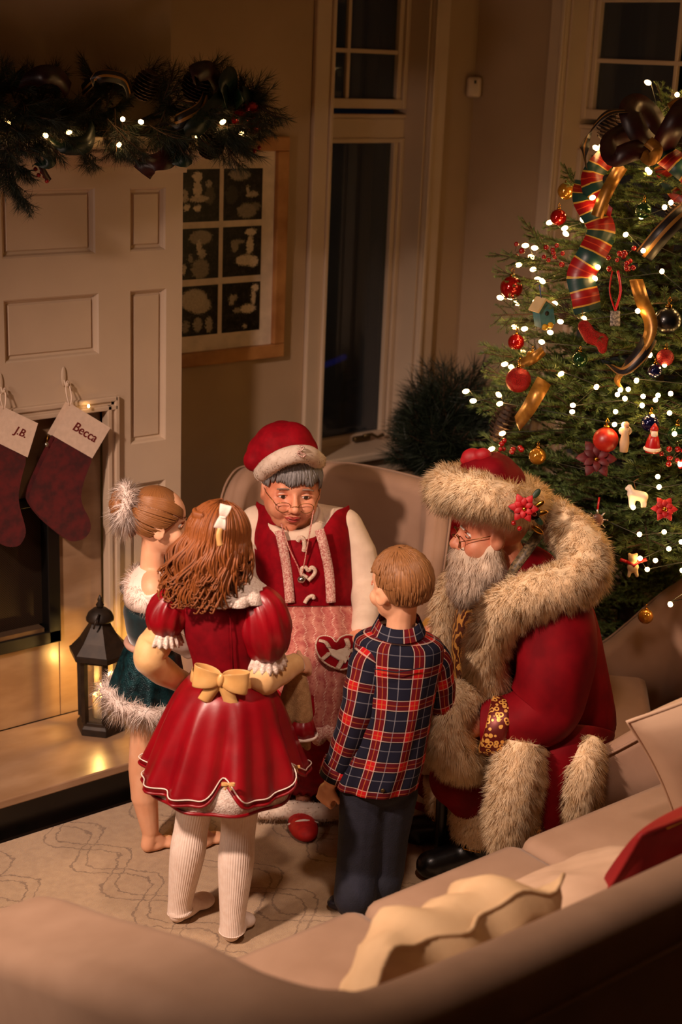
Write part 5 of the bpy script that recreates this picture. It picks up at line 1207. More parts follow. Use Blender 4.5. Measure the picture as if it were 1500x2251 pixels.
# hair scraped back into a bun
m_lb = hair_mat('light_brown_hair', (164,108,60), (104,62,30))
HR = MB().ell(hd.p(0,-.17,.27), hd.ax(.735,.80,.77), 32, 20).build('hair', m_lb, TG)
bun = hd.p(0,-1.12,.42); rr = random.Random(8); paths = []
for k in range(260):
    side = rr.choice((-1, 1)); v = rr.random(); y0 = .60-.75*v**1.5; z0 = .62-.95*v if v < .8 else -.14-rr.uniform(0,.35)
    if v < .5: y0 = .60+.05*rr.random(); z0 = .50-.45*v
    else: y0 = .5-(v-.5)*1.6; z0 = .28-(v-.5)*1.2
    st = Vector((side*.70*math.sqrt(max(.02, 1-((y0+.12)/.95)**2-((z0-.22)/.95)**2)), y0, z0)); en = Vector((0, -1.0, .42)); pts = []
    for t in np.linspace(0, 1, 8):
        q = st.lerp(en, t); q2 = Vector((q.x/.70, (q.y+.14)/.86, (q.z-.2)/.82)); l = max(q2.length, 1e-3); kk = 1.02+rr.uniform(0,.012)
        if t < .9: q = Vector((q2.x/l*.74*kk, q2.y/l*.86*kk-.14, q2.z/l*.82*kk+.2))
        pts.append(tuple(hd.p(*q)))
    paths.append(cr(pts, 2))
for k in range(60):
    side = rr.choice((-1, 1)); a = rr.uniform(.2, 1.0); pts = []
    st = Vector((side*.45*rr.random(), -.75+rr.uniform(-.05,.1), -.35+rr.uniform(-.1,.1)))
    for t in np.linspace(0, 1, 6): q = st.lerp(Vector((0,-1.02,.40)), t); pts.append(tuple(hd.p(q.x, q.y-.12*math.sin(PI*t), q.z)))
    paths.append(cr(pts, 2))
locks('hair_locks', paths, .0042, m_lb, HR, n=5)
k = MB(); rng_ = [bun + (hd.r*math.cos(a)+hd.u*math.sin(a))*.022 - hd.f*.012 for a in np.linspace(0, 2*PI, 20)]; k.tube(rng_, .019, 10); k.sph(bun-hd.f*.015, .022); k.organic('bun', m_lb, HR, voxel=.004, it=3)
fp = bun+hd.f*.012
e = [fp + (hd.r*math.cos(a)+hd.u*math.sin(a))*.040 for a in np.linspace(0, 2*PI, 24)]; feathers('feather_hair_ring', e, .014, 4200, .046, TG, seed=6, combf=.1)
e = [P(x, y, dd) for x, y, dd in ((352,1248,-.05), (375,1243,-.045), (390,1235,0), (378,1240,.04))]; MB().tube(cr(e, 5), .004, 6).build('necklace', m_silver, TG)
# ------------------------------------------------------------------ woman in red and white, seated in the armchair
D = 4.45
m_ivory = mat('ivory_knit', (226,204,182), .8, (214,190,168), 20, bump=.15, bscale=200); m_redc = mat('red_corduroy', (140,3,20), .7, (118,2,16), 40, spec=.12, bump=.1, bscale=300)
m_fleece = fur_mat('white_fleece', (244,228,212), (230,210,192)); m_grey = hair_mat('grey_hair', (150,146,144), (92,90,92))
WM = person('woman in red pinafore and lace apron seated in the armchair', floor_pt(665, 1835))
hd = Head(P(640,1072,-.03), -GH*.93+RH*.18-V(0,0,.10), V(0,0,1)+RH*.06, .122)
B = MB(); hd.into(B, fat=1.24, neck=P(650,1190,.0), neck_r=.5)
B.chain([(P(590,1160,.03), .04), (P(655,1165,.04), .06), (P(748,1162,.03), .04)]); B.ell(P(668,1240,.02), (RH*.135, GH*.11, V(0,0,.14))); B.ell(P(672,1330,.03), (RH*.15, GH*.13, V(0,0,.11)))
B.chain([(P(755,1165,.03), .040), (P(806,1288,-.02), .036), (P(802,1385,-.22), .030)]); B.chain([(P(580,1160,.03), .040), (P(546,1275,-.02), .036), (P(570,1370,-.22), .030)])
hand(B, P(800,1388,-.23), -GH*.8-RH*.3-V(0,0,.2), V(0,0,1), .17, .35, 1); hand(B, P(572,1372,-.23), -GH*.8+RH*.4-V(0,0,.2), V(0,0,1), .17, .35, -1)
sh = floor_pt(665, 1843); 
for hx, kx, dd, fx, fy in ((735, 745, -.33, 775, 1770), (615, 635, -.33, 665, 1812)):
    f = floor_pt(fx, fy); B.chain([(P(hx,1405,.0), .08), (P(kx,1500,dd), .055), (f+V(0,0,.10)+GH*.09, .04)]); foot(B, f+GH*.14, f-GH*.02, f+V(0,0,.09)+GH*.09, .045, False)
dab = hd.dabs()
for x in (-1, 1): dab += [(hd.p(.24*x,.62,-.46), .09*hd.h, tuple(-hd.f*.035*hd.h)), (hd.p(.36*x,.58,-.62), .12*hd.h, tuple(hd.f*.04*hd.h))]
B.organic('body', m_skin2, WM, voxel=.0042, it=3, sculpt=dab); hd.eyes(WM, brow=mat('grey_brow', (140,120,104), .7)); hd.lips(WM)
# half-moon glasses
m_rim = mat('thin_gold_rim', (150,110,60), .3, metal=.9); GL = None
for x in (-1, 1):
    rim = [hd.p(.29*x+.19*math.cos(a), .86-.06*abs(math.cos(a)), -.20+.13*math.sin(a)) for a in np.linspace(0, 2*PI, 24)]; GL = MB().tube(rim, .0012, 6).build('glasses_rim', m_rim, WM)
    MB().tube([hd.p(.48*x,.80,-.16), hd.p(.68*x,.35,-.02), hd.p(.72*x,.0,.03)], .0011, 6).build('temple', m_rim, GL)
MB().tube(cr([hd.p(-.1,.90,-.16), hd.p(0,.95,-.12), hd.p(.1,.90,-.16)], 4), .0012, 6).build('glasses_bridge', m_rim, GL)
# blouse
BL = MB(); BL.chain([(P(575,1155,.03), .056), (P(655,1155,.04), .085), (P(758,1155,.03), .056)]); BL.ell(P(668,1240,.02), (RH*.148, GH*.12, V(0,0,.15))); BL.ell(P(668,1320,.02), (RH*.155, GH*.13, V(0,0,.10)))
BL.chain([(P(762,1160,.03), .056), (P(788,1218,.01), .060), (P(806,1288,-.02), .056), (P(808,1340,-.12), .048), (P(802,1385,-.22), .044)]); BL.chain([(P(568,1155,.03), .066), (P(545,1275,-.02), .060), (P(570,1370,-.22), .044)])
o_ = BL.organic('blouse', m_ivory, WM, voxel=.006, it=8)
nk = [ringp(P(x, y, dd), (RH+V(0,0,.05))*rx, (GH*.9+V(0,0,.34))*ry, 48, lambda th: 1+.015*math.sin(9*th)) for x, y, dd, rx, ry in ((656,1178,.0,.15,.125), (652,1164,-.005,.125,.122), (649,1152,-.01,.108,.118), (648,1141,-.015,.094,.112), (647,1130,-.015,.086,.104), (647,1128,-.01,.076,.092))]
MB().loft(nk, False, False).build('cowl_neck', m_ivory, o_, solid=.004)
# pinafore bodice: wraps the front of the torso
bod = [(1128,665,104,.118,.02), (1160,664,107,.135,.01), (1200,665,109,.142,0), (1250,668,111,.145,0), (1300,671,115,.152,0), (1332,673,118,.16,0)]
def bodrow(y, cx, hw, dp, dd, n=28, th0=math.radians(188), th1=math.radians(352)):
    c = P(cx, y, dd); w_ = rp(hw, c); return [c + RH*w_*math.cos(th) + GH*dp*math.sin(th) for th in np.linspace(th0, th1, n)]
rows = [bodrow(*b) for b in [(q[0], q[1], q[2], q[3], q[4]) for q in bod]]
top = [Vector(q) for q in rows[0]]
for j in range(28):
    u = abs(j-13.5)/13.5; e_ = min(1, max(0, (u-.15)/.45)); e_ = e_*e_*(3-2*e_); top[j] = top[j] + V(0,0,-.045+.075*e_) + GH*.05*e_
rows[0] = top
k = MB(); k.loft(rows, closed=False); PB = k.build('pinafore_bodice', m_redc, WM, solid=.006, subsurf=2)
def front(px, py, eps=.006):
    b0 = min(bod, key=lambda q: abs(q[0]-py)); c = P(b0[1], py, b0[4]); x = (px-b0[1])/b0[2]; return P(px, py, b0[4]-b0[3]*math.sqrt(max(0, 1-x*x)) - eps)
m_lstrip = mat('lace_strip', (224,190,172), .7, (170,84,80), 220, bump=.5, bscale=300)
for xs in ([(614,1166), (622,1200), (632,1260), (638,1325)], [(702,1164), (712,1200), (724,1260), (728,1325)]): ribbon([front(x, y, .008) for x, y in xs], rp(21, front(*xs[1])), m_lstrip, PB, 'lace_strip', nrm=-GH+V(0,0,.2))
m_cane = mat('white_chenille', (232,212,190), .9, (190,150,130), 300, bump=.8, bscale=300)
MB().tube(cr([front(x, y, .008) for x, y in ((655,1190), (659,1182), (667,1184), (670,1198), (668,1212))], 5), rp(5,front(660,1190)), 8).build('candy_cane_applique', m_cane, PB)
MB().tube(cr([front(x, y, .008) for x, y in ((676,1290-20), (664,1262), (664,1250), (672,1247), (678,1254), (686,1247), (693,1254), (690,1264), (678,1276))], 4), rp(4.5,front(660,1190)), 8).build('heart_applique', m_cane, PB)
MB().tube(cr([front(x, y, .008) for x, y in ((670,1326), (678,1314), (688,1310), (690,1316))], 5), rp(4.5,front(660,1190)), 8).build('candy_cane_applique', m_cane, PB)
m_cord = mat('red_white_cord', (220,170,150), .7, (150,30,36), 300); MB().tube(cr([front(x, y, .012) for x, y in ((618,1150), (636,1205), (655,1245), (662,1265), (668,1245), (676,1200), (684,1155), (690,1120))], 4), .0022, 6).build('necklace_cord', m_cord, WM)
bl_ = front(663, 1274, .018); O = MB().sph(bl_, rp(9, bl_), 16, 10).build('bell_pendant', m_silver, WM)
# skirt, fur hem, apron
c0 = P(676,1340,.0); hemC = (floor_pt(645,1806)+GH*.25); hemC.z = .05
rings = [ringz(P(678,1335,.03), .165, .155, 60), ringz(P(676,1395,-.13), .19, .26, 60), ringz(P(674,1450,-.20), .205, .27, 60), ringz(P(668,1520,-.20), .21, .27, 60, lambda th: (1+.02*math.sin(9*th), 0)), ringz((P(668,1520,-.20)+hemC)/2, .235, .255, 60, lambda th: (1+.035*math.sin(9*th), 0)), ringz(hemC, .30, .25, 60, lambda th: (1+.04*math.sin(9*th), 0))]
SKW = MB().loft(rings, True, True).build('skirt', m_redc, WM, subsurf=1)
e = ringz(hemC+V(0,0,.012), .31, .26, 60, lambda th: (1+.045*math.sin(9*th), 0))
k = MB(); k.tube(e+[e[0]], .036, 12, flat=.75); o_ = k.build('fleece_hem', m_fleece, SKW); fur('fleece_pile', k, 9000, .014, .0016, m_fleece, o_, lift=1, combf=.1, jit=.5, kind='stuff', seed=9, cluster=.01)
m_apron = mat('embroidered_net', (196,128,112), .75, (168,84,78), 34, bump=.2, bscale=200); g = G(m_apron); u, v, _ = g.xyz('UV')
w1 = g.math('ADD', u, g.math('MULTIPLY', g.math('SINE', g.math('MULTIPLY', v, 2*PI/.07)), .004)); st1 = g.stripe(w1, .03, .38, .56); dash = g.stripe(g.math('ADD', v, g.math('MULTIPLY', u, 1.2)), .010, 0, .5)
vor = g.N.new('ShaderNodeTexVoronoi'); vor.inputs['Scale'].default_value = 95; tc = g.N.new('ShaderNodeTexCoord'); g.L.new(tc.outputs['UV'], vor.inputs['Vector']); dots = g.math('LESS_THAN', vor.outputs['Distance'], .30)
old = [l.from_socket for l in g.L if l.to_socket == g.N['Principled BSDF'].inputs['Base Color']][0]
g.base(g.mix(g.math('MULTIPLY', g.math('MULTIPLY', st1, dash), g.math('MULTIPLY', g.noise(60, 'UV'), .95)), g.mix(g.math('MULTIPLY', dots, .55), old, (150,44,48)), (236,206,184)))
ar = [(1330,-.165,555,800), (1370,-.245,548,812), (1412,-.33,550,818), (1455,-.405,556,815), (1490,-.45,560,812), (1540,-.462,563,806), (1580,-.466,566,800), (1612,-.468,568,796)]
n = 46; rows = []
for i, (y, dd, x0, x1) in enumerate(ar):
    r = []
    for j in range(n):
        t = j/(n-1); s_ = 2*t-1; fold = .010*math.sin(t*40+.5)*(.35+.65*i/7)+.006*math.sin(t*23+i*.3); dz = .10*s_**4+.03*s_*s_
        sc = .010*abs(math.sin(t*PI*6)) if i == len(ar)-1 else 0
        r.append(P(x0+(x1-x0)*t, y, dd+dz+fold)-V(0,0,sc))
    rows.append(r)
k = MB(); k.loft(rows, closed=False, U=.36); AP = k.build('apron', m_apron, WM, solid=.004, subsurf=1)
k = MB(); last = rows[-1]; k.loft([[p+V(0,0,.030)-GH*.004 for p in last], [p-GH*.006 for p in last], [p-V(0,0,.016+.012*abs(math.sin(j/(n-1)*PI*6)))-GH*.004 for j, p in enumerate(last)]], closed=False); k.build('lace_edge', m_lstrip, AP, solid=.003)
# pocket patch with red and white sections
def lap(px, py, eps=.012):
    for (y0, d0, a0, b0), (y1, d1, a1, b1) in zip(ar[:-1], ar[1:]):
        if py <= y1: t = (py-y0)/(y1-y0); s_ = 2*((px-a0)/(b0-a0))-1; return P(px, py, d0+(d1-d0)*t+.10*s_**4+.03*s_*s_-eps)
    return P(px, py, ar[-1][1]-eps)
def patch(poly, m, name, eps): 
    c = (sum(q[0] for q in poly)/len(poly), sum(q[1] for q in poly)/len(poly)); k = MB(); pts = [lap(x, y, eps) for x, y in poly]; k.add([lap(*c, eps)]+pts, [(0, i+1, (i+1) % len(pts)+1) for i in range(len(pts))]); return k.build(name, m, AP, solid=.004, smooth=False)
pc = [(694,1418), (700,1402), (715,1398), (730,1402), (739,1412), (748,1402), (764,1396), (780,1400), (790,1420), (788,1442), (775,1462), (755,1472), (735,1468), (712,1455), (698,1436)]
patch(pc, m_redc, 'pocket', .020); MB().tube([lap(x, y, .021) for x, y in cr(pc+[pc[0]], 3)], .0028, 6).build('pocket_edge', m_cane, AP)
patch([(722,1425), (740,1430), (765,1422), (772,1432), (760,1458), (744,1450), (728,1440)], m_fleece, 'pocket_heart', .026)
for q in ([(702,1408), (716,1412), (724,1424)], [(708,1450), (718,1442), (724,1436)], [(762,1405), (766,1418), (762,1426)], [(784,1424), (774,1430), (768,1432)], [(742,1470), (748,1460), (752,1452)], [(776,1456), (768,1450), (764,1444)]): MB().tube(cr([lap(x, y, .026) for x, y in q], 4), rp(6, lap(740,1430)), 8, flat=.5).build('pocket_stripe', m_cane, AP)
# slipper
SH = MB(); fc = floor_pt(665, 1842); SH.ell(fc+V(0,0,.022)+GH*.03, (RH*.043+GH*.012, GH*.075-RH*.02, V(0,0,.03))); SHO = SH.build('slipper', mat('red_felt', (196,24,18), .7, (170,16,14), 50), WM)
MB().tube(cr([fc+V(0,0,.028)+GH*.03-RH*.045, fc+V(0,0,.052)+GH*.015, fc+V(0,0,.03)+GH*.045+RH*.045], 6), .006, 8, flat=.5).build('white_stripe', m_wht, SHO)
fc = floor_pt(790, 1800); MB().ell(fc+V(0,0,.022)+GH*.03, (RH*.043, GH*.075, V(0,0,.03))).build('slipper', SHO.data.materials[0], WM)
# hair fringe and mob cap
HR = MB().ell(hd.p(0,-.26,.32), hd.ax(.75,.82,.74), 30, 18).build('hair', m_grey, WM); rr = random.Random(2); paths = []
for k in range(240):
    az = PI + rr.uniform(-1.75, 1.75); x = math.sin(az); pts = [hd.ellpt(az, t, 1.06+rr.uniform(0,.06)) for t in np.linspace(.6, 1.36+.05*math.sin(az*9) if abs(az-PI) < .95 else 1.6, 6)]
    pts[-1] = pts[-1] - hd.u*.01*rr.random() - hd.f*.006; paths.append([tuple(q) for q in cr(pts, 2)])
locks('fringe', paths, .0045, m_grey, HR, n=5)
CP = MB(); cc = P(618,985,-.0)
for x, y, r, dd in ((612,985,58,0), (640,978,52,0), (585,995,44,0), (560,1012,26,-.02), (665,990,36,0), (620,965,42,.03), (548,1005,13,-.02), (640,990,55,.08)): CP.sph(P(x, y, dd), rp(r, P(x, y, dd)))
CPo = CP.organic('mob_cap', m_redc, WM, voxel=.006, it=10)
bx = [P(x, y, dd) for x, y, dd in ((578,1040,-.06), (595,1022,-.115), (622,1006,-.145), (652,998,-.145), (680,1000,-.11), (695,1012,-.05), (694,1010,.05), (660,995,.13), (610,1005,.13), (580,1030,.05), (578,1040,-.06))]
k = MB(); k.tube(cr(bx, 5), rp(20, bx[0]), 14); o_ = k.build('fleece_band', m_fleece, CPo); fur('fleece_pile', k, 5000, .006, .0013, m_fleece, o_, lift=1, combf=.1, jit=.5, kind='stuff', seed=10, cluster=.01)
MB().tube(cr([P(x, y, -.175) for x, y in ((655,980), (668,984), (660,994), (672,1000), (664,1004), (655,996), (664,988))], 4), .0035, 6).build('candy_cane_trim', mat('striped_trim', (226,200,180), .6, (110,20,24), 300), CPo)
# ------------------------------------------------------------------ bearded man in the red fur-trimmed suit, seated, in profile
D = 4.05
m_coat = mat('deep_red_velvet', (118,4,16), .7, (96,2,12), 14, spec=.12); m_longfur = fur_mat('cream_long_fur', (250,230,196), (236,208,166)); m_beard = fur_mat('white_beard', (244,228,208), (228,206,182)); m_furbase = mat('cream_pile', (232,206,168), .95)
m_broc = mat('gold_brocade', (150,98,40), .45, (70,32,14), 34, detail=6, metal=.3, bump=.4, bscale=120); g = G(m_broc)
wv_ = g.N.new('ShaderNodeTexWave'); wv_.inputs['Scale'].default_value = 16; wv_.inputs['Distortion'].default_value = 14; wv_.inputs['Detail'].default_value = 2; tc = g.N.new('ShaderNodeTexCoord'); g.L.new(tc.outputs['Object'], wv_.inputs[0])
g.base(g.mix(g.math('GREATER_THAN', wv_.outputs['Fac'], .62), (76,34,16), (196,142,66)))
m_band = mat('gold_band', (150,90,36), .4, metal=.4); g = G(m_band); u, v, _ = g.xyz('UV')
vo = g.N.new('ShaderNodeTexVoronoi'); vo.inputs['Scale'].default_value = 70; tc = g.N.new('ShaderNodeTexCoord'); g.L.new(tc.outputs['UV'], vo.inputs['Vector']); ringm = g.math('LESS_THAN', g.math('ABSOLUTE', g.math('SUBTRACT', vo.outputs['Distance'], .38)), .13)
g.base(g.mix(ringm, (92,20,14), (226,170,84)))
m_boot = mat('black_leather', (16,14,14), .32, (10,9,9), 20, bump=.1, bscale=90)
SA = person('white bearded man in fur trimmed red suit and hat, in profile', floor_pt(1000, 1900))
def furtube(name, pts, N, ln, T, m=m_longfur, comb=(0,0,-1), lift=.7, combf=.7, jit=.3, wd=.0009, seed=1, base=m_furbase, cl=.016):
    st = cr([tuple(P(x, y, dd))+(rp(r, P(x, y, dd)),) for x, y, dd, r in pts], 6); k = MB(); k.loft(tube_rings([s[:3] for s in st], [s[3]*.86 for s in st], 18))
    o = k.build(name, base, T); fur('fur_strands', k, N, ln, wd, m, o, comb=comb, lift=lift, combf=combf, jit=jit, kind='stuff', cluster=cl, seed=seed); return o
hd = Head(P(1080,1160,-.0), -RH*.97-GH*.02-V(0,0,.20), V(0,0,1), .122)
B = MB(); hd.into(B, fat=1.12, neck=P(1130,1280,.0), neck_r=.5, nose=1.25)
B.ell(P(1160,1350,.03), (RH*.12, GH*.17, V(0,0,.15))); B.ell(P(1180,1480,.03), (RH*.14, GH*.18, V(0,0,.16))); B.ell(P(1195,1590,.03), (RH*.14, GH*.18, V(0,0,.10)))
B.chain([(P(1195,1335,-.15), .055), (P(1200,1540,-.24), .05), (P(1040,1590,-.24), .042)]); B.chain([(P(1140,1330,.20), .055), (P(1060,1420,.26), .05), (P(960,1395,.18), .042)])
hand(B, P(1035,1600,-.24), -RH*.8-V(0,0,.5), -GH, .18, .5, -1); hand(B, P(962,1395,.18), -RH*.9-GH*.2, V(0,0,1), .18, .5, 1)
f1, t1 = floor_pt(1050, 1905), floor_pt(925, 1932); f2, t2 = floor_pt(995, 1850), floor_pt(888, 1850)
k1 = P(1010,1712,-.18); k2 = P(965,1706,.08)
B.chain([(P(1180,1640,-.1), .085), (k1, .06), (f1+V(0,0,.12), .05)]); B.chain([(P(1160,1640,.12), .085), (k2, .06), (f2+V(0,0,.12), .05)]); foot(B, f1, t1, f1+V(0,0,.1), .045, False); foot(B, f2, t2, f2+V(0,0,.1), .045, False)
dab = hd.dabs(); B.organic('body', m_skin2, SA, voxel=.005, it=3, sculpt=dab); hd.eyes(SA, brow=mat('white_brow', (236,222,206), .8))
k = MB()
for x in (-1, 1):
    rim = [hd.p(.30*x+.20*math.cos(a), .84-.06*abs(math.cos(a)), -.10+.15*math.sin(a)) for a in np.linspace(0, 2*PI, 24)]; GL = MB().tube(rim, .0014, 6).build('glasses_rim', m_rim, SA); MB().tube([hd.p(.5*x,.80,-.06), hd.p(.70*x,.3,.02), hd.p(.74*x,.0,.05)], .0012, 6).build('temple', m_rim, GL)
MB().tube(cr([hd.p(-.1,.86,-.06), hd.p(0,.92,-.02), hd.p(.1,.86,-.06)], 4), .0014, 6).build('glasses_bridge', m_rim, GL)
# beard and moustache
def P2(x, y, z): return hd.p(x, y, z)
k = MB(); k.chain([(hd.p(0,.48,-.78), .60*hd.h), (hd.p(0,.50,-1.2), .68*hd.h), (hd.p(0,.50,-1.6), .50*hd.h)]); k.chain([(hd.p(.52,.05,-.35), .22*hd.h), (hd.p(.48,.15,-.8), .36*hd.h), (hd.p(.2,.3,-1.1), .4*hd.h)]); k.chain([(hd.p(-.52,.05,-.35), .22*hd.h), (hd.p(-.48,.15,-.8), .36*hd.h), (hd.p(-.2,.3,-1.1), .4*hd.h)])
BD = k.organic('beard', mat('beard_base', (226,206,182), .95), SA, voxel=.008, it=8)
q = MB(); q.v = [tuple(v_.co+OFF[BD.name]) for v_ in BD.data.vertices]; q.f = [tuple(p_.vertices) for p_ in BD.data.polygons]; q.uv = [None]*len(q.f)
fur('beard_strands', q, 26000, .026, .0010, m_beard, BD, comb=(0,0,-1), lift=.5, combf=1.0, jit=.22, kind='stuff', cluster=.014, seed=21)
k = MB(); k.chain([(hd.p(0,.80,-.42), .10*hd.h), (hd.p(.26,.66,-.52), .12*hd.h), (hd.p(.44,.5,-.72), .07*hd.h)]); k.chain([(hd.p(0,.80,-.42), .10*hd.h), (hd.p(-.26,.66,-.52), .12*hd.h), (hd.p(-.44,.5,-.72), .07*hd.h)]); MU = k.organic('moustache', mat('moustache_base', (226,206,182), .95), SA, voxel=.005, it=4)
fur('moustache_strands', k, 5000, .018, .0009, m_beard, MU, comb=(0,0,-1), lift=.5, combf=.8, jit=.25, kind='stuff', seed=22)
# coat
coat = [(1205,1160,40,.08,.02), (1235,1158,72,.12,.03), (1258,1156,92,.15,.03), (1285,1160,120,.19,.03), (1330,1175,135,.215,.03), (1400,1185,140,.225,.03), (1480,1195,146,.23,.03), (1560,1205,150,.235,.03), (1620,1212,150,.235,.03)]
CO = MB().loft([ringz(P(cx, y, dd), rp(hw, P(cx, y, dd)), dp, 48, lambda th, i=i: (1+.012*math.sin(7*th+i), 0)) for i, (y, cx, hw, dp, dd) in enumerate(coat)], True, True).build('coat', m_coat, SA, subsurf=1)
sl_ = [t4(P(x, y, dd), rp(r, P(x, y, dd))) for x, y, dd, r in ((1195,1275,-.13,66), (1215,1340,-.19,86), (1222,1420,-.23,88), (1215,1500,-.25,86), (1190,1562,-.26,80), (1140,1588,-.27,70), (1085,1592,-.265,60), (1062,1592,-.26,58)) ]
st = cr(sl_, 6); rings = tube_rings([s[:3] for s in st], [s[3] for s in st], 40); n = 40
for i, r in enumerate(rings):
    c = sum((Vector(p) for p in r), Vector())/n
    for j in range(n): r[j] = c + (r[j]-c)*(1+.035*math.sin(i*.55+1.5*math.sin(j*2*PI/n*2))*(.4+.6*min(1, i/24))+.02*math.sin(j*2*PI/n*5+i*.2))
MB().loft(rings).build('sleeve', m_coat, CO, subsurf=1)
bt = [P(1112,1600,-.272), P(1066,1588,-.265)]; d_ = (bt[1]-bt[0]).normalized(); br = tube_rings([bt[0], bt[0]+d_*.012, bt[1]-d_*.004, bt[1]], [rp(69,bt[0]), rp(70,bt[0]), rp(68,bt[0]), rp(60,bt[0])], 40); MB().loft(br).build('cuff_band', m_band, CO)
sleeve(CO, [t4(P(x, y, dd), r) for x, y, dd, r in ((1120,1300,.20,.10), (1075,1370,.25,.085), (1040,1410,.26,.075), (985,1400,.22,.06))], m_coat, 'sleeve')
b0, b1 = P(985,1400,.20), P(950,1393,.165); MB().loft(tube_rings([b0, b1], [.064,.06], 30)).build('cuff_band', m_band, CO)
# skirts of the coat falling over the chair
def sheet(rows, m, name, T, solid=.006, sub=2): k = MB(); k.loft([[P(*q) for q in r] for r in rows], closed=False); return k.build(name, m, T, solid=solid, subsurf=sub)
sheet([[(1165,1595,-.22), (1230,1590,-.27), (1300,1590,-.26), (1350,1605,-.16), (1355,1610,-.02)], [(1160,1650,-.30), (1215,1640,-.34), (1280,1640,-.33), (1335,1655,-.24), (1345,1650,-.05)], [(1150,1740,-.32), (1190,1745,-.36), (1235,1740,-.36), (1270,1730,-.33), (1300,1720,-.20)], [(1155,1830,-.32), (1180,1845,-.36), (1210,1840,-.36), (1245,1825,-.33), (1280,1810,-.22)]], m_coat, 'coat_skirt', CO)
sheet([[(1150,1750,-.345), (1175,1755,-.365)], [(1152,1800,-.345), (1190,1800,-.37)], [(1150,1850,-.345), (1203,1838,-.37)]], m_band, 'hem_band', CO, sub=0)
# vest
MB().loft([ringz(P(x, y, .02), rp(hw, P(x, y)), .15, 36) for x, y, hw in ((1062,1300,48), (1062,1350,62), (1060,1420,70), (1068,1500,74), (1085,1560,70))], True, True).build('brocade_vest', m_broc, SA, subsurf=1)
# fur
furtube('fur_collar', [(1185,1098,.10,20), (1208,1122,.03,34), (1255,1160,-.07,44), (1290,1215,-.15,50), (1278,1262,-.20,54), (1225,1290,-.25,54), (1160,1308,-.27,52), (1108,1340,-.26,50), (1078,1392,-.24,47), (1068,1450,-.22,45), (1082,1510,-.20,42)], 60000, .034, SA, seed=31, combf=.55)
furtube('fur_front', [(1012,1262,.16,34), (985,1320,.16,32), (978,1390,.15,28), (985,1450,.14,24), (1000,1500,.1,24)], 14000, .032, SA, seed=32)
furtube('fur_cuff', [(1042,1535,-.22,40), (1020,1532,-.24,44), (992,1560,-.26,48), (982,1610,-.27,54), (1004,1655,-.26,52), (1040,1668,-.24,42), (1052,1660,-.22,34)], 30000, .032, SA, seed=33, lift=.8)
furtube('fur_hem', [(1150,1630,-.33,46), (1140,1690,-.355,58), (1128,1760,-.37,58), (1120,1820,-.37,52), (1112,1855,-.37,40)], 26000, .034, SA, seed=34)
furtube('fur_hem', [(1305,1625,-.27,24), (1288,1670,-.31,38), (1280,1720,-.33,42), (1272,1770,-.33,40), (1278,1800,-.32,32)], 18000, .032, SA, seed=35)
# trousers and boots
PA = MB(); PA.chain([(P(1180,1640,-.1), .10), (P(1010,1712,-.18), .088), (f1+V(0,0,.20)+(t1-f1)*.05, .07)]); PA.chain([(P(1160,1640,.12), .10), (P(965,1706,.08), .085), (f2+V(0,0,.20), .07)])
PA.organic('trousers', m_coat, SA, voxel=.008, it=8)
for f, t, x in ((f1, t1, -.0), (f2, t2, .0)):
    d_ = (t-f).normalized(); s_ = d_.cross(V(0,0,1)); L = (t-f).length; k = MB(); foot(k, f-d_*.02, t+d_*.01, f+V(0,0,.12), .058, False); k.cap(f+V(0,0,.1), f+V(0,0,.2), .058, .062); k.cap(f+V(0,0,.03), f+d_*L*.3+V(0,0,.05), .05, .05); k.cap(f+d_*L*.5+V(0,0,.045), f+d_*L*.85+V(0,0,.04), .046, .042)
    BT = k.organic('boot', m_boot, SA, voxel=.006, it=5)
    k = MB(); r = ringp(f+V(0,0,.10), d_*.07+V(0,0,.02), s_*.066, 30); k.tube(r+[r[0]], .009, 8, flat=.5); k.build('boot_strap', m_boot, BT)
    c = f+V(0,0,.105)+d_*.045-s_*.0; c = f+V(0,0,.107)+d_*.052+(s_*.045 if s_.dot(-GH) > 0 else -s_*.045); a = V(0,0,1)*.018; b = d_*.022*.8+ (s_*-.016 if s_.dot(-GH) > 0 else s_*.016)
    k = MB(); k.tube([c-a-b, c-a+b, c+a+b, c+a-b, c-a-b], .0035, 6); k.build('buckle', m_gold, BT)
    bt_ = f+V(0,0,.155)+d_*.008; k = MB(); k.loft([ringp(bt_+V(0,0,z), d_*r, s_*r, 28) for r, z in ((.060,-.05), (.074,-.045), (.080,0), (.082,.05), (.074,.085), (.06,.09))]); o_ = k.build('boot_fur', m_furbase, BT); fur('fur_strands', k, 8000, .018, .0012, m_longfur, o_, lift=.6, combf=.6, jit=.35, kind='stuff', seed=36)
# neckband with braid
MB().loft([[P(1178,1165,-.08), P(1196,1178,-.10)], [P(1150,1205,-.12), P(1165,1222,-.14)], [P(1125,1240,-.135), P(1137,1258,-.15)], [P(1112,1268,-.13), P(1120,1290,-.15)]], closed=False).build('braided_neckband', mat('dark_braid', (44,34,24), .5, (120,100,70), 130), SA, solid=.006)
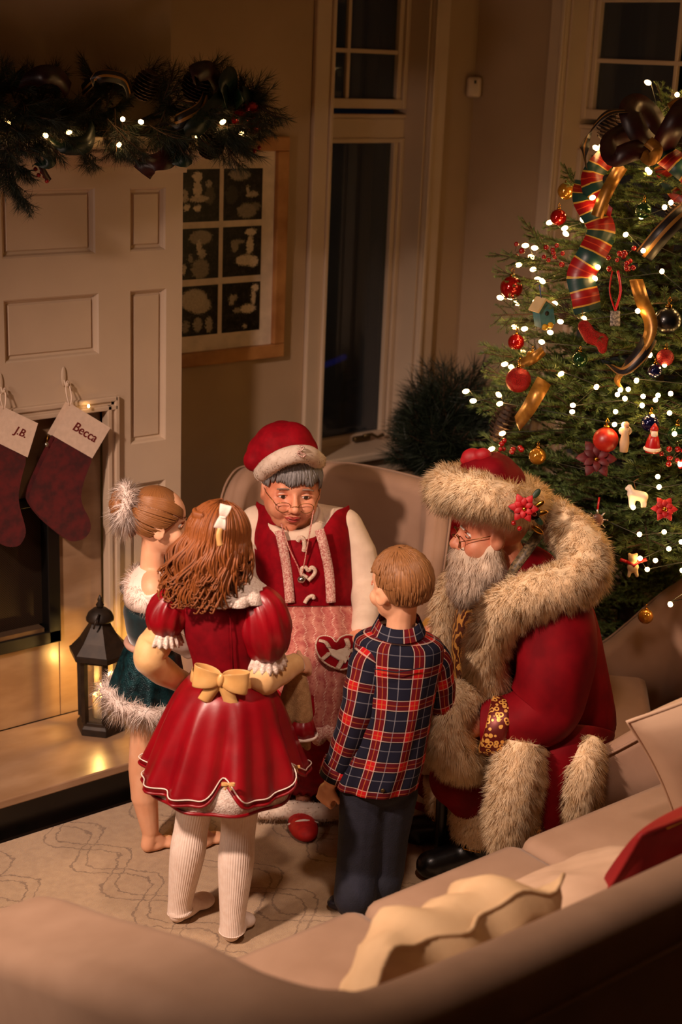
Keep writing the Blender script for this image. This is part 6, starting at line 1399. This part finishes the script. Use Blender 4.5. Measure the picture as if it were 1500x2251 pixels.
# hat
k = MB(); hb_ = [P(x, y, dd) for x, y, dd in ((985,1074,-.06), (1040,1080,-.15), (1110,1098,-.15), (1165,1106,-.07), (1172,1096,.04), (1130,1076,.13), (1050,1062,.14), (990,1062,.06), (985,1074,-.06))]
rb_ = [rp(r, hb_[0]) for r in (40,42,42,34,34,40,42,40,40)]; st = cr([tuple(p)+(r,) for p, r in zip(hb_, rb_)], 6); k.loft(tube_rings([s[:3] for s in st], [s[3]*.9 for s in st], 16)); HB = k.build('hat_brim', m_furbase, SA); fur('fur_strands', k, 38000, .036, .0009, m_longfur, HB, comb=tuple(-RH*.3-V(0,0,.8)), lift=.7, combf=.6, jit=.3, kind='stuff', cluster=.02, seed=41)
k = MB()
for x, y, r, dd in ((1080,1062,70,0), (1060,1050,56,0), (1115,1058,42,0), (1090,1045,45,.04), (1135,1068,24,0), (1030,1058,34,0), (1080,1050,50,-.03)): k.sph(P(x, y, dd), rp(r, P(x, y, dd)))
HT = k.organic('hat', m_coat, SA, voxel=.007, it=6)
k = MB()
for x, y, r, dd in ((1040,1005,26,0), (1062,1000,20,-.02), (1025,1012,14,0), (1080,1012,18,.0), (1098,1018,12,0), (1055,1022,18,0)): k.ell(P(x, y, dd), (RT*rp(r, P(x, y)), UP*rp(r*.8, P(x, y)), FW*rp(r*.8, P(x, y))))
k.organic('hat_tip', mat('bright_red_velvet', (168,10,26), .6, (140,6,20), 30), HT, voxel=.005, it=3)
fc_ = P(1152,1116,-.225)
flower(fc_, -GH-RH*.2+V(0,0,.2), rp(34, fc_), HT, m_poinr, 6, 'poinsettia_petal'); MB().sph(fc_-GH*.012, rp(5, fc_), 8, 6).build('flower_centre', m_gold, HT)
for x, y, a in ((1128,1120,2.6), (1185,1145,-.8), (1180,1085,.9)): c = P(x, y, -.205); MB().ell(c, (RT*rp(13,c)*math.cos(a)+UP*rp(13,c)*math.sin(a), RT*-rp(7,c)*math.sin(a)+UP*rp(7,c)*math.cos(a), GH*.003), 12, 6).build('leaf', m_leaf, HT)
for x, y in ((1143,1162), (1130,1150), (1175,1130)): c = P(x, y, -.215); MB().sph(c, rp(6,c), 10, 7).build('berry', m_berry, HT)
pinecone(P(1175,1130,-.20), V(.2,-.4,.8), rp(30,fc_), rp(11,fc_), HT)
for x, y, a in ((1185,1110,.6), (1190,1128,.2), (1182,1165,-.6)): c = P(x, y, -.19); MB().ell(c, (RT*rp(16,c)*math.cos(a)+UP*rp(16,c)*math.sin(a), RT*-rp(6,c)*math.sin(a)+UP*rp(6,c)*math.cos(a), GH*.003), 12, 6).build('gold_leaf', m_gold, HT)
# ------------------------------------------------------------------ boy in the plaid shirt, seen from behind
D = 3.66
def plaid(name, T=.088):
    m = mat(name, (20,22,40), .8, spec=.15); g = G(m); u, v, _ = g.xyz('UV')
    navy, red, dk, wh, gold = (25,26,42), (124,10,20), (14,14,24), (190,176,160), (186,110,54)
    def band(x): return g.stripe(x, T, .0, .34), g.math('MAXIMUM', g.stripe(x, T, .005, .03), g.stripe(x, T, .31, .335)), g.stripe(x, T, .16, .185), g.stripe(x, T, .62, .645)
    ru, wu, gu, lu = band(u); rv, wv, gv, lv = band(v)
    c = g.mix(g.math('MULTIPLY', g.stripe(u, T, .36, .98), g.stripe(v, T, .36, .98)), dk, navy)
    c = g.mix(g.math('MULTIPLY', ru, .55), c, red); c = g.mix(g.math('MULTIPLY', rv, .42), c, red); c = g.mix(g.math('MULTIPLY', g.math('MULTIPLY', ru, rv), .7), c, (196,22,28))
    c = g.mix(g.math('MULTIPLY', wu, .75), c, wh); c = g.mix(g.math('MULTIPLY', wv, .6), c, wh); c = g.mix(g.math('MULTIPLY', gu, .6), c, gold); c = g.mix(g.math('MULTIPLY', gv, .45), c, gold); c = g.mix(g.math('MULTIPLY', lu, .45), c, (150,150,160)); c = g.mix(g.math('MULTIPLY', lv, .35), c, (150,150,160))
    g.base(c); return m
m_plaid = plaid('navy_red_plaid'); m_jean = mat('dark_corduroy', (26,28,44), .85, (16,18,30), 16, bump=.3, bscale=240); m_bh = hair_mat('short_brown_hair', (168,116,70), (108,70,40))
BY = person('boy in navy and red plaid shirt, seen from behind', floor_pt(790, 2015))
hd = Head(P(878,1288,0), -RH*.66+GH*.74-V(0,0,.05), V(0,0,1)-RH*.05, .102)
B = MB(); hd.into(B, child=True, neck=P(878,1400), neck_r=.36)
B.chain([(P(815,1438), .032), (P(878,1410), .04), (P(948,1442,.05), .032)]); B.ell(P(872,1500), (RH*.088, GH*.07, V(0,0,.10))); B.ell(P(858,1600), (RH*.085, GH*.068, V(0,0,.10))); B.ell(P(835,1700), (RH*.088, GH*.075, V(0,0,.08)))
B.chain([(P(812,1440), .036), (P(785,1575,-.03), .030), (P(730,1714,.0), .022)]); B.chain([(P(955,1440,.06), .036), (P(968,1540,.10), .03), (P(985,1600,.24), .022)])
hand(B, P(726,1722,.005), -V(0,0,1)-RH*.30+GH*.1, -GH*.75-RH*.6, .122, .95, -1); hand(B, P(985,1602,.25), GH*.8+RH*.2, V(0,0,1), .098, .4, 1)
fa, fb = floor_pt(778, 2022), floor_pt(735, 1985); fc, fd = floor_pt(835, 1995), floor_pt(800, 1955)
B.chain([(P(805,1745), .066), (P(790,1880,-.01), .045), (fa+V(0,0,.07), .03)]); B.chain([(P(862,1745,.03), .066), (P(850,1880,.03), .045), (fc+V(0,0,.07), .03)]); foot(B, fa, fb, fa+V(0,0,.06), .036, False); foot(B, fc, fd, fc+V(0,0,.06), .036, False)
B.organic('body', m_skin, BY, voxel=.0045, it=4, sculpt=hd.dabs()); hd.eyes(BY)
NV = 64
def srow(x, y, rx, ry, dd=0, k=1, sl=0): return ringz(P(x, y, dd), rx, ry, NV, (lambda th: (1+k*(.022*math.sin(6*th+y*.01)+.018*math.sin(11*th+1+y*.02)), 0)), tilt=(sl, 0))
rings = [srow(*q) for q in ((878,1384,.045,.045,0,0), (878,1392,.082,.064,.015,0,-.004), (878,1406,.118,.080,.02,.2,-.006), (876,1438,.120,.088,.02,.3,-.004), (873,1500,.106,.086,.01,.5), (866,1560,.102,.086,0,.8), (854,1620,.104,.088,0,1), (842,1670,.110,.09,0,1.3), (832,1700,.112,.092,0,1.5), (826,1722,.112,.092,0,1.6))]
RS = []
for a, b in zip(rings[:-1], rings[1:]):
    for t in (0, .5): RS.append([Vector(p).lerp(Vector(q), t) for p, q in zip(a, b)])
RS.append(rings[-1]); SHI = MB().loft(RS, False, False, U=.66).build('shirt', m_plaid, BY, solid=.004, subsurf=1)
sleeve(SHI, [t4(P(x, y, dd), r) for x, y, dd, r in ((832,1430,0,.045), (812,1450,-.01,.050), (800,1500,-.02,.051), (788,1560,-.035,.048), (770,1620,-.03,.045), (750,1675,-.01,.042), (743,1690,0,.040), (739,1702,.0,.038))], m_plaid, 'sleeve', n=40, wr=.03, fold=4)
sleeve(SHI, [t4(P(x, y, dd), r) for x, y, dd, r in ((930,1432,.05,.045), (952,1450,.07,.050), (962,1500,.09,.048), (968,1545,.12,.044), (985,1600,.24,.036))], m_plaid, 'sleeve', n=40, wr=.03, fold=4)
cuff = [P(748,1676,-.005), P(736,1706,.0)]; MB().loft(tube_rings(cuff, [.045,.043], 30), False, False).build('shirt_cuff', m_plaid, SHI, solid=.003)
MB().loft([ringp(P(877,1378,.0)+V(0,0,z), RH*rx, GH*ry+V(0,0,.012), 40) for z, rx, ry in ((-.012,.066,.058), (.004,.056,.05), (.022,.053,.048), (.024,.056,.051), (.006,.064,.057), (-.010,.072,.064))], False, False).build('shirt_collar', m_plaid, SHI)
MB().tube([P(822,1470,-.088), P(872,1478,-.092), P(930,1468,-.07)], .0016, 5).build('yoke_seam', m_jean, SHI)
# trousers
TR = MB(); TR.ell(P(832,1715), (RH*.098, GH*.082, V(0,0,.07)))
TR.chain([(P(805,1740), .074), (P(795,1830,-.01), .066), (P(786,1920,-.01), .062), (fa+V(0,0,.075), .060)]); TR.chain([(P(862,1740,.02), .074), (P(850,1830,.02), .064), (P(842,1920,.03), .060), (fc+V(0,0,.075), .058)])
TRo = TR.organic('trousers', m_jean, BY, voxel=.006, it=6)
MB().ell(P(842,1738,-.10), (RH*.006, GH*.003, V(0,0,.006)), 10, 6).build('pocket_button', m_brass, TRo)
m_shoe = mat('navy_shoe', (18,18,40), .5)
for a, b in ((fa, fb), (fc, fd)): k = MB(); foot(k, a-(b-a)*.1, b+(b-a)*.1, a+V(0,0,.05), .046, False); k.organic('shoe', m_shoe, BY, voxel=.006, it=4)
# short hair: cap of fine strands
k = MB(); k.ell(hd.p(0,-.2,.26), hd.ax(.735,.82,.78), 36, 24); HRo = k.build('hair', m_bh, BY); rr = random.Random(12); paths = []
for i in range(900):
    az = rr.uniform(-2.4, 2.4); lim = 2.2 if abs(az) < 1.1 else (1.62 if abs(az) < 1.7 else 1.25); p0 = rr.uniform(.0, lim); ln = .42; kk = 1.01+.03*rr.random(); pts = []
    for t in np.linspace(0, 1, 5):
        pol = min(p0+ln*t, lim+.02); pts.append(tuple(hd.ellpt(az+.25*t*(1-min(p0,1)), pol, kk+.018*math.sin(PI*t))))
    paths.append(cr(pts, 2))
for i in range(160):
    x = rr.uniform(-.55, .55); y0 = rr.uniform(-.1, .35); pts = [tuple(hd.p(x+.1*t, y0+.32*t, .22+.83*math.sqrt(max(.02,1-((y0+.32*t+.12)/.90)**2-(x/.76)**2))+.02*math.sin(PI*t))) for t in np.linspace(0, 1, 5)]; paths.append(cr(pts, 2))
locks('hair_strands', paths, .0034, m_bh, HRo, n=4, taper=.15)

# ------------------------------------------------------------------ things between the chairs
ST = thing('side_table', 'small round dark side table between the two armchairs', 'table', at(985, 1330, 4.86).xy.to_3d())
c = at(985, 1330, 4.86); c.z = 0
MB().lathe(c, [(0,.555), (.15,.555), (.155,.565), (.155,.575), (.15,.58), (0,.58)], 32).build('top', m_floor, ST); MB().lathe(c, [(.016,.05), (.02,.3), (.016,.556)], 12).build('stem', m_floor, ST); MB().lathe(c, [(0,.0), (.11,0), (.11,.015), (.03,.05), (0,.05)], 24).build('foot', m_floor, ST)
m_giftb = mat('white_red_print', (236,222,204), .6, (176,24,30), 46, detail=2); b_ = G(m_giftb); [n_ for n_ in b_.N if n_.type == 'VALTORGB'][0].color_ramp.interpolation = 'CONSTANT'; [n_ for n_ in b_.N if n_.type == 'VALTORGB'][0].color_ramp.elements[1].position = .48
GB = thing('gift_bag', 'white gift bag with red print and a red flower on top', 'bag', (c.x, c.y, .581))
top_z = at(975, 1165, 4.86).z
MB().loft([[V(c.x, c.y, z)+RH*x*w_+GH*y*w_*.5 for x, y in ((-1,-1), (1,-1), (1,1), (-1,1))] for z, w_ in ((.581,.075), (.70,.072), (top_z,.066))]).build('bag', m_giftb, GB, smooth=False, bevel=.004)
flower(V(c.x, c.y, top_z+.02)-GH*.03, -GH+V(0,0,.7), .07, GB, m_poinr, 6, 'petal'); MB().ell(V(c.x+.03, c.y, top_z+.01)-GH*.04, (RH*.04, GH*.004, V(0,0,.02))).build('leaf', m_leaf, GB)
m_swirl = mat('red_white_swirl', (236,220,200), .5); g = G(m_swirl); u, v, _ = g.xyz('UV'); g.base(g.mix(g.stripe(g.math('ADD', v, g.math('MULTIPLY', u, .35)), .055, 0, .5), (236,220,200), (178,18,22)))
p = floor_pt(918, 1815); PO = thing('striped_tin', 'round red and white striped tin behind the boots', 'tin', p)
k = MB(); R_ = .062; k.loft([ringz(p+V(0,0,z+.0)+GH*.05, r, r, 36) for r, z in ((.045,.001), (.058,.012), (.064,.04), (.064,.09), (.058,.118), (.04,.13))]); k.build('tin', m_swirl, PO)
m_sack = mat('cream_sack', (206,176,146), .85, (192,160,130), 12, bump=.3, bscale=60)
p = floor_pt(868, 1800); CS = thing('cloth_sack', 'crumpled cream sack with a faint red print behind the boy', 'sack', p+GH*.08)
k = MB()
for a_, b_, z_, r_ in ((0,.1,.04,.045), (.04,.12,.05,.05), (-.04,.12,.045,.045), (.0,.12,.09,.045), (.02,.15,.06,.05)): k.sph(p+RH*a_+GH*b_+V(0,0,z_), r_)
k.organic('sack', m_sack, CS, voxel=.008, it=5)
pc_ = p+GH*.045+V(0,0,.075); MB().tube([pc_+RH*x+V(0,0,z) for x, z in ((-.02,-.012), (.02,-.012), (.02,.012), (-.02,.012), (-.02,-.012))], .0012, 4).build('printed_stamp', m_redfab, CS)
# ------------------------------------------------------------------ keep to thing > part > sub-part
bpy.context.view_layer.update()
def depth(o):
    n = 0
    while o.parent: o = o.parent; n += 1
    return n
for o in list(bpy.data.objects):
    while depth(o) > 2:
        mb_ = o.matrix_basis.copy(); o.parent = o.parent.parent; o.matrix_basis = mb_
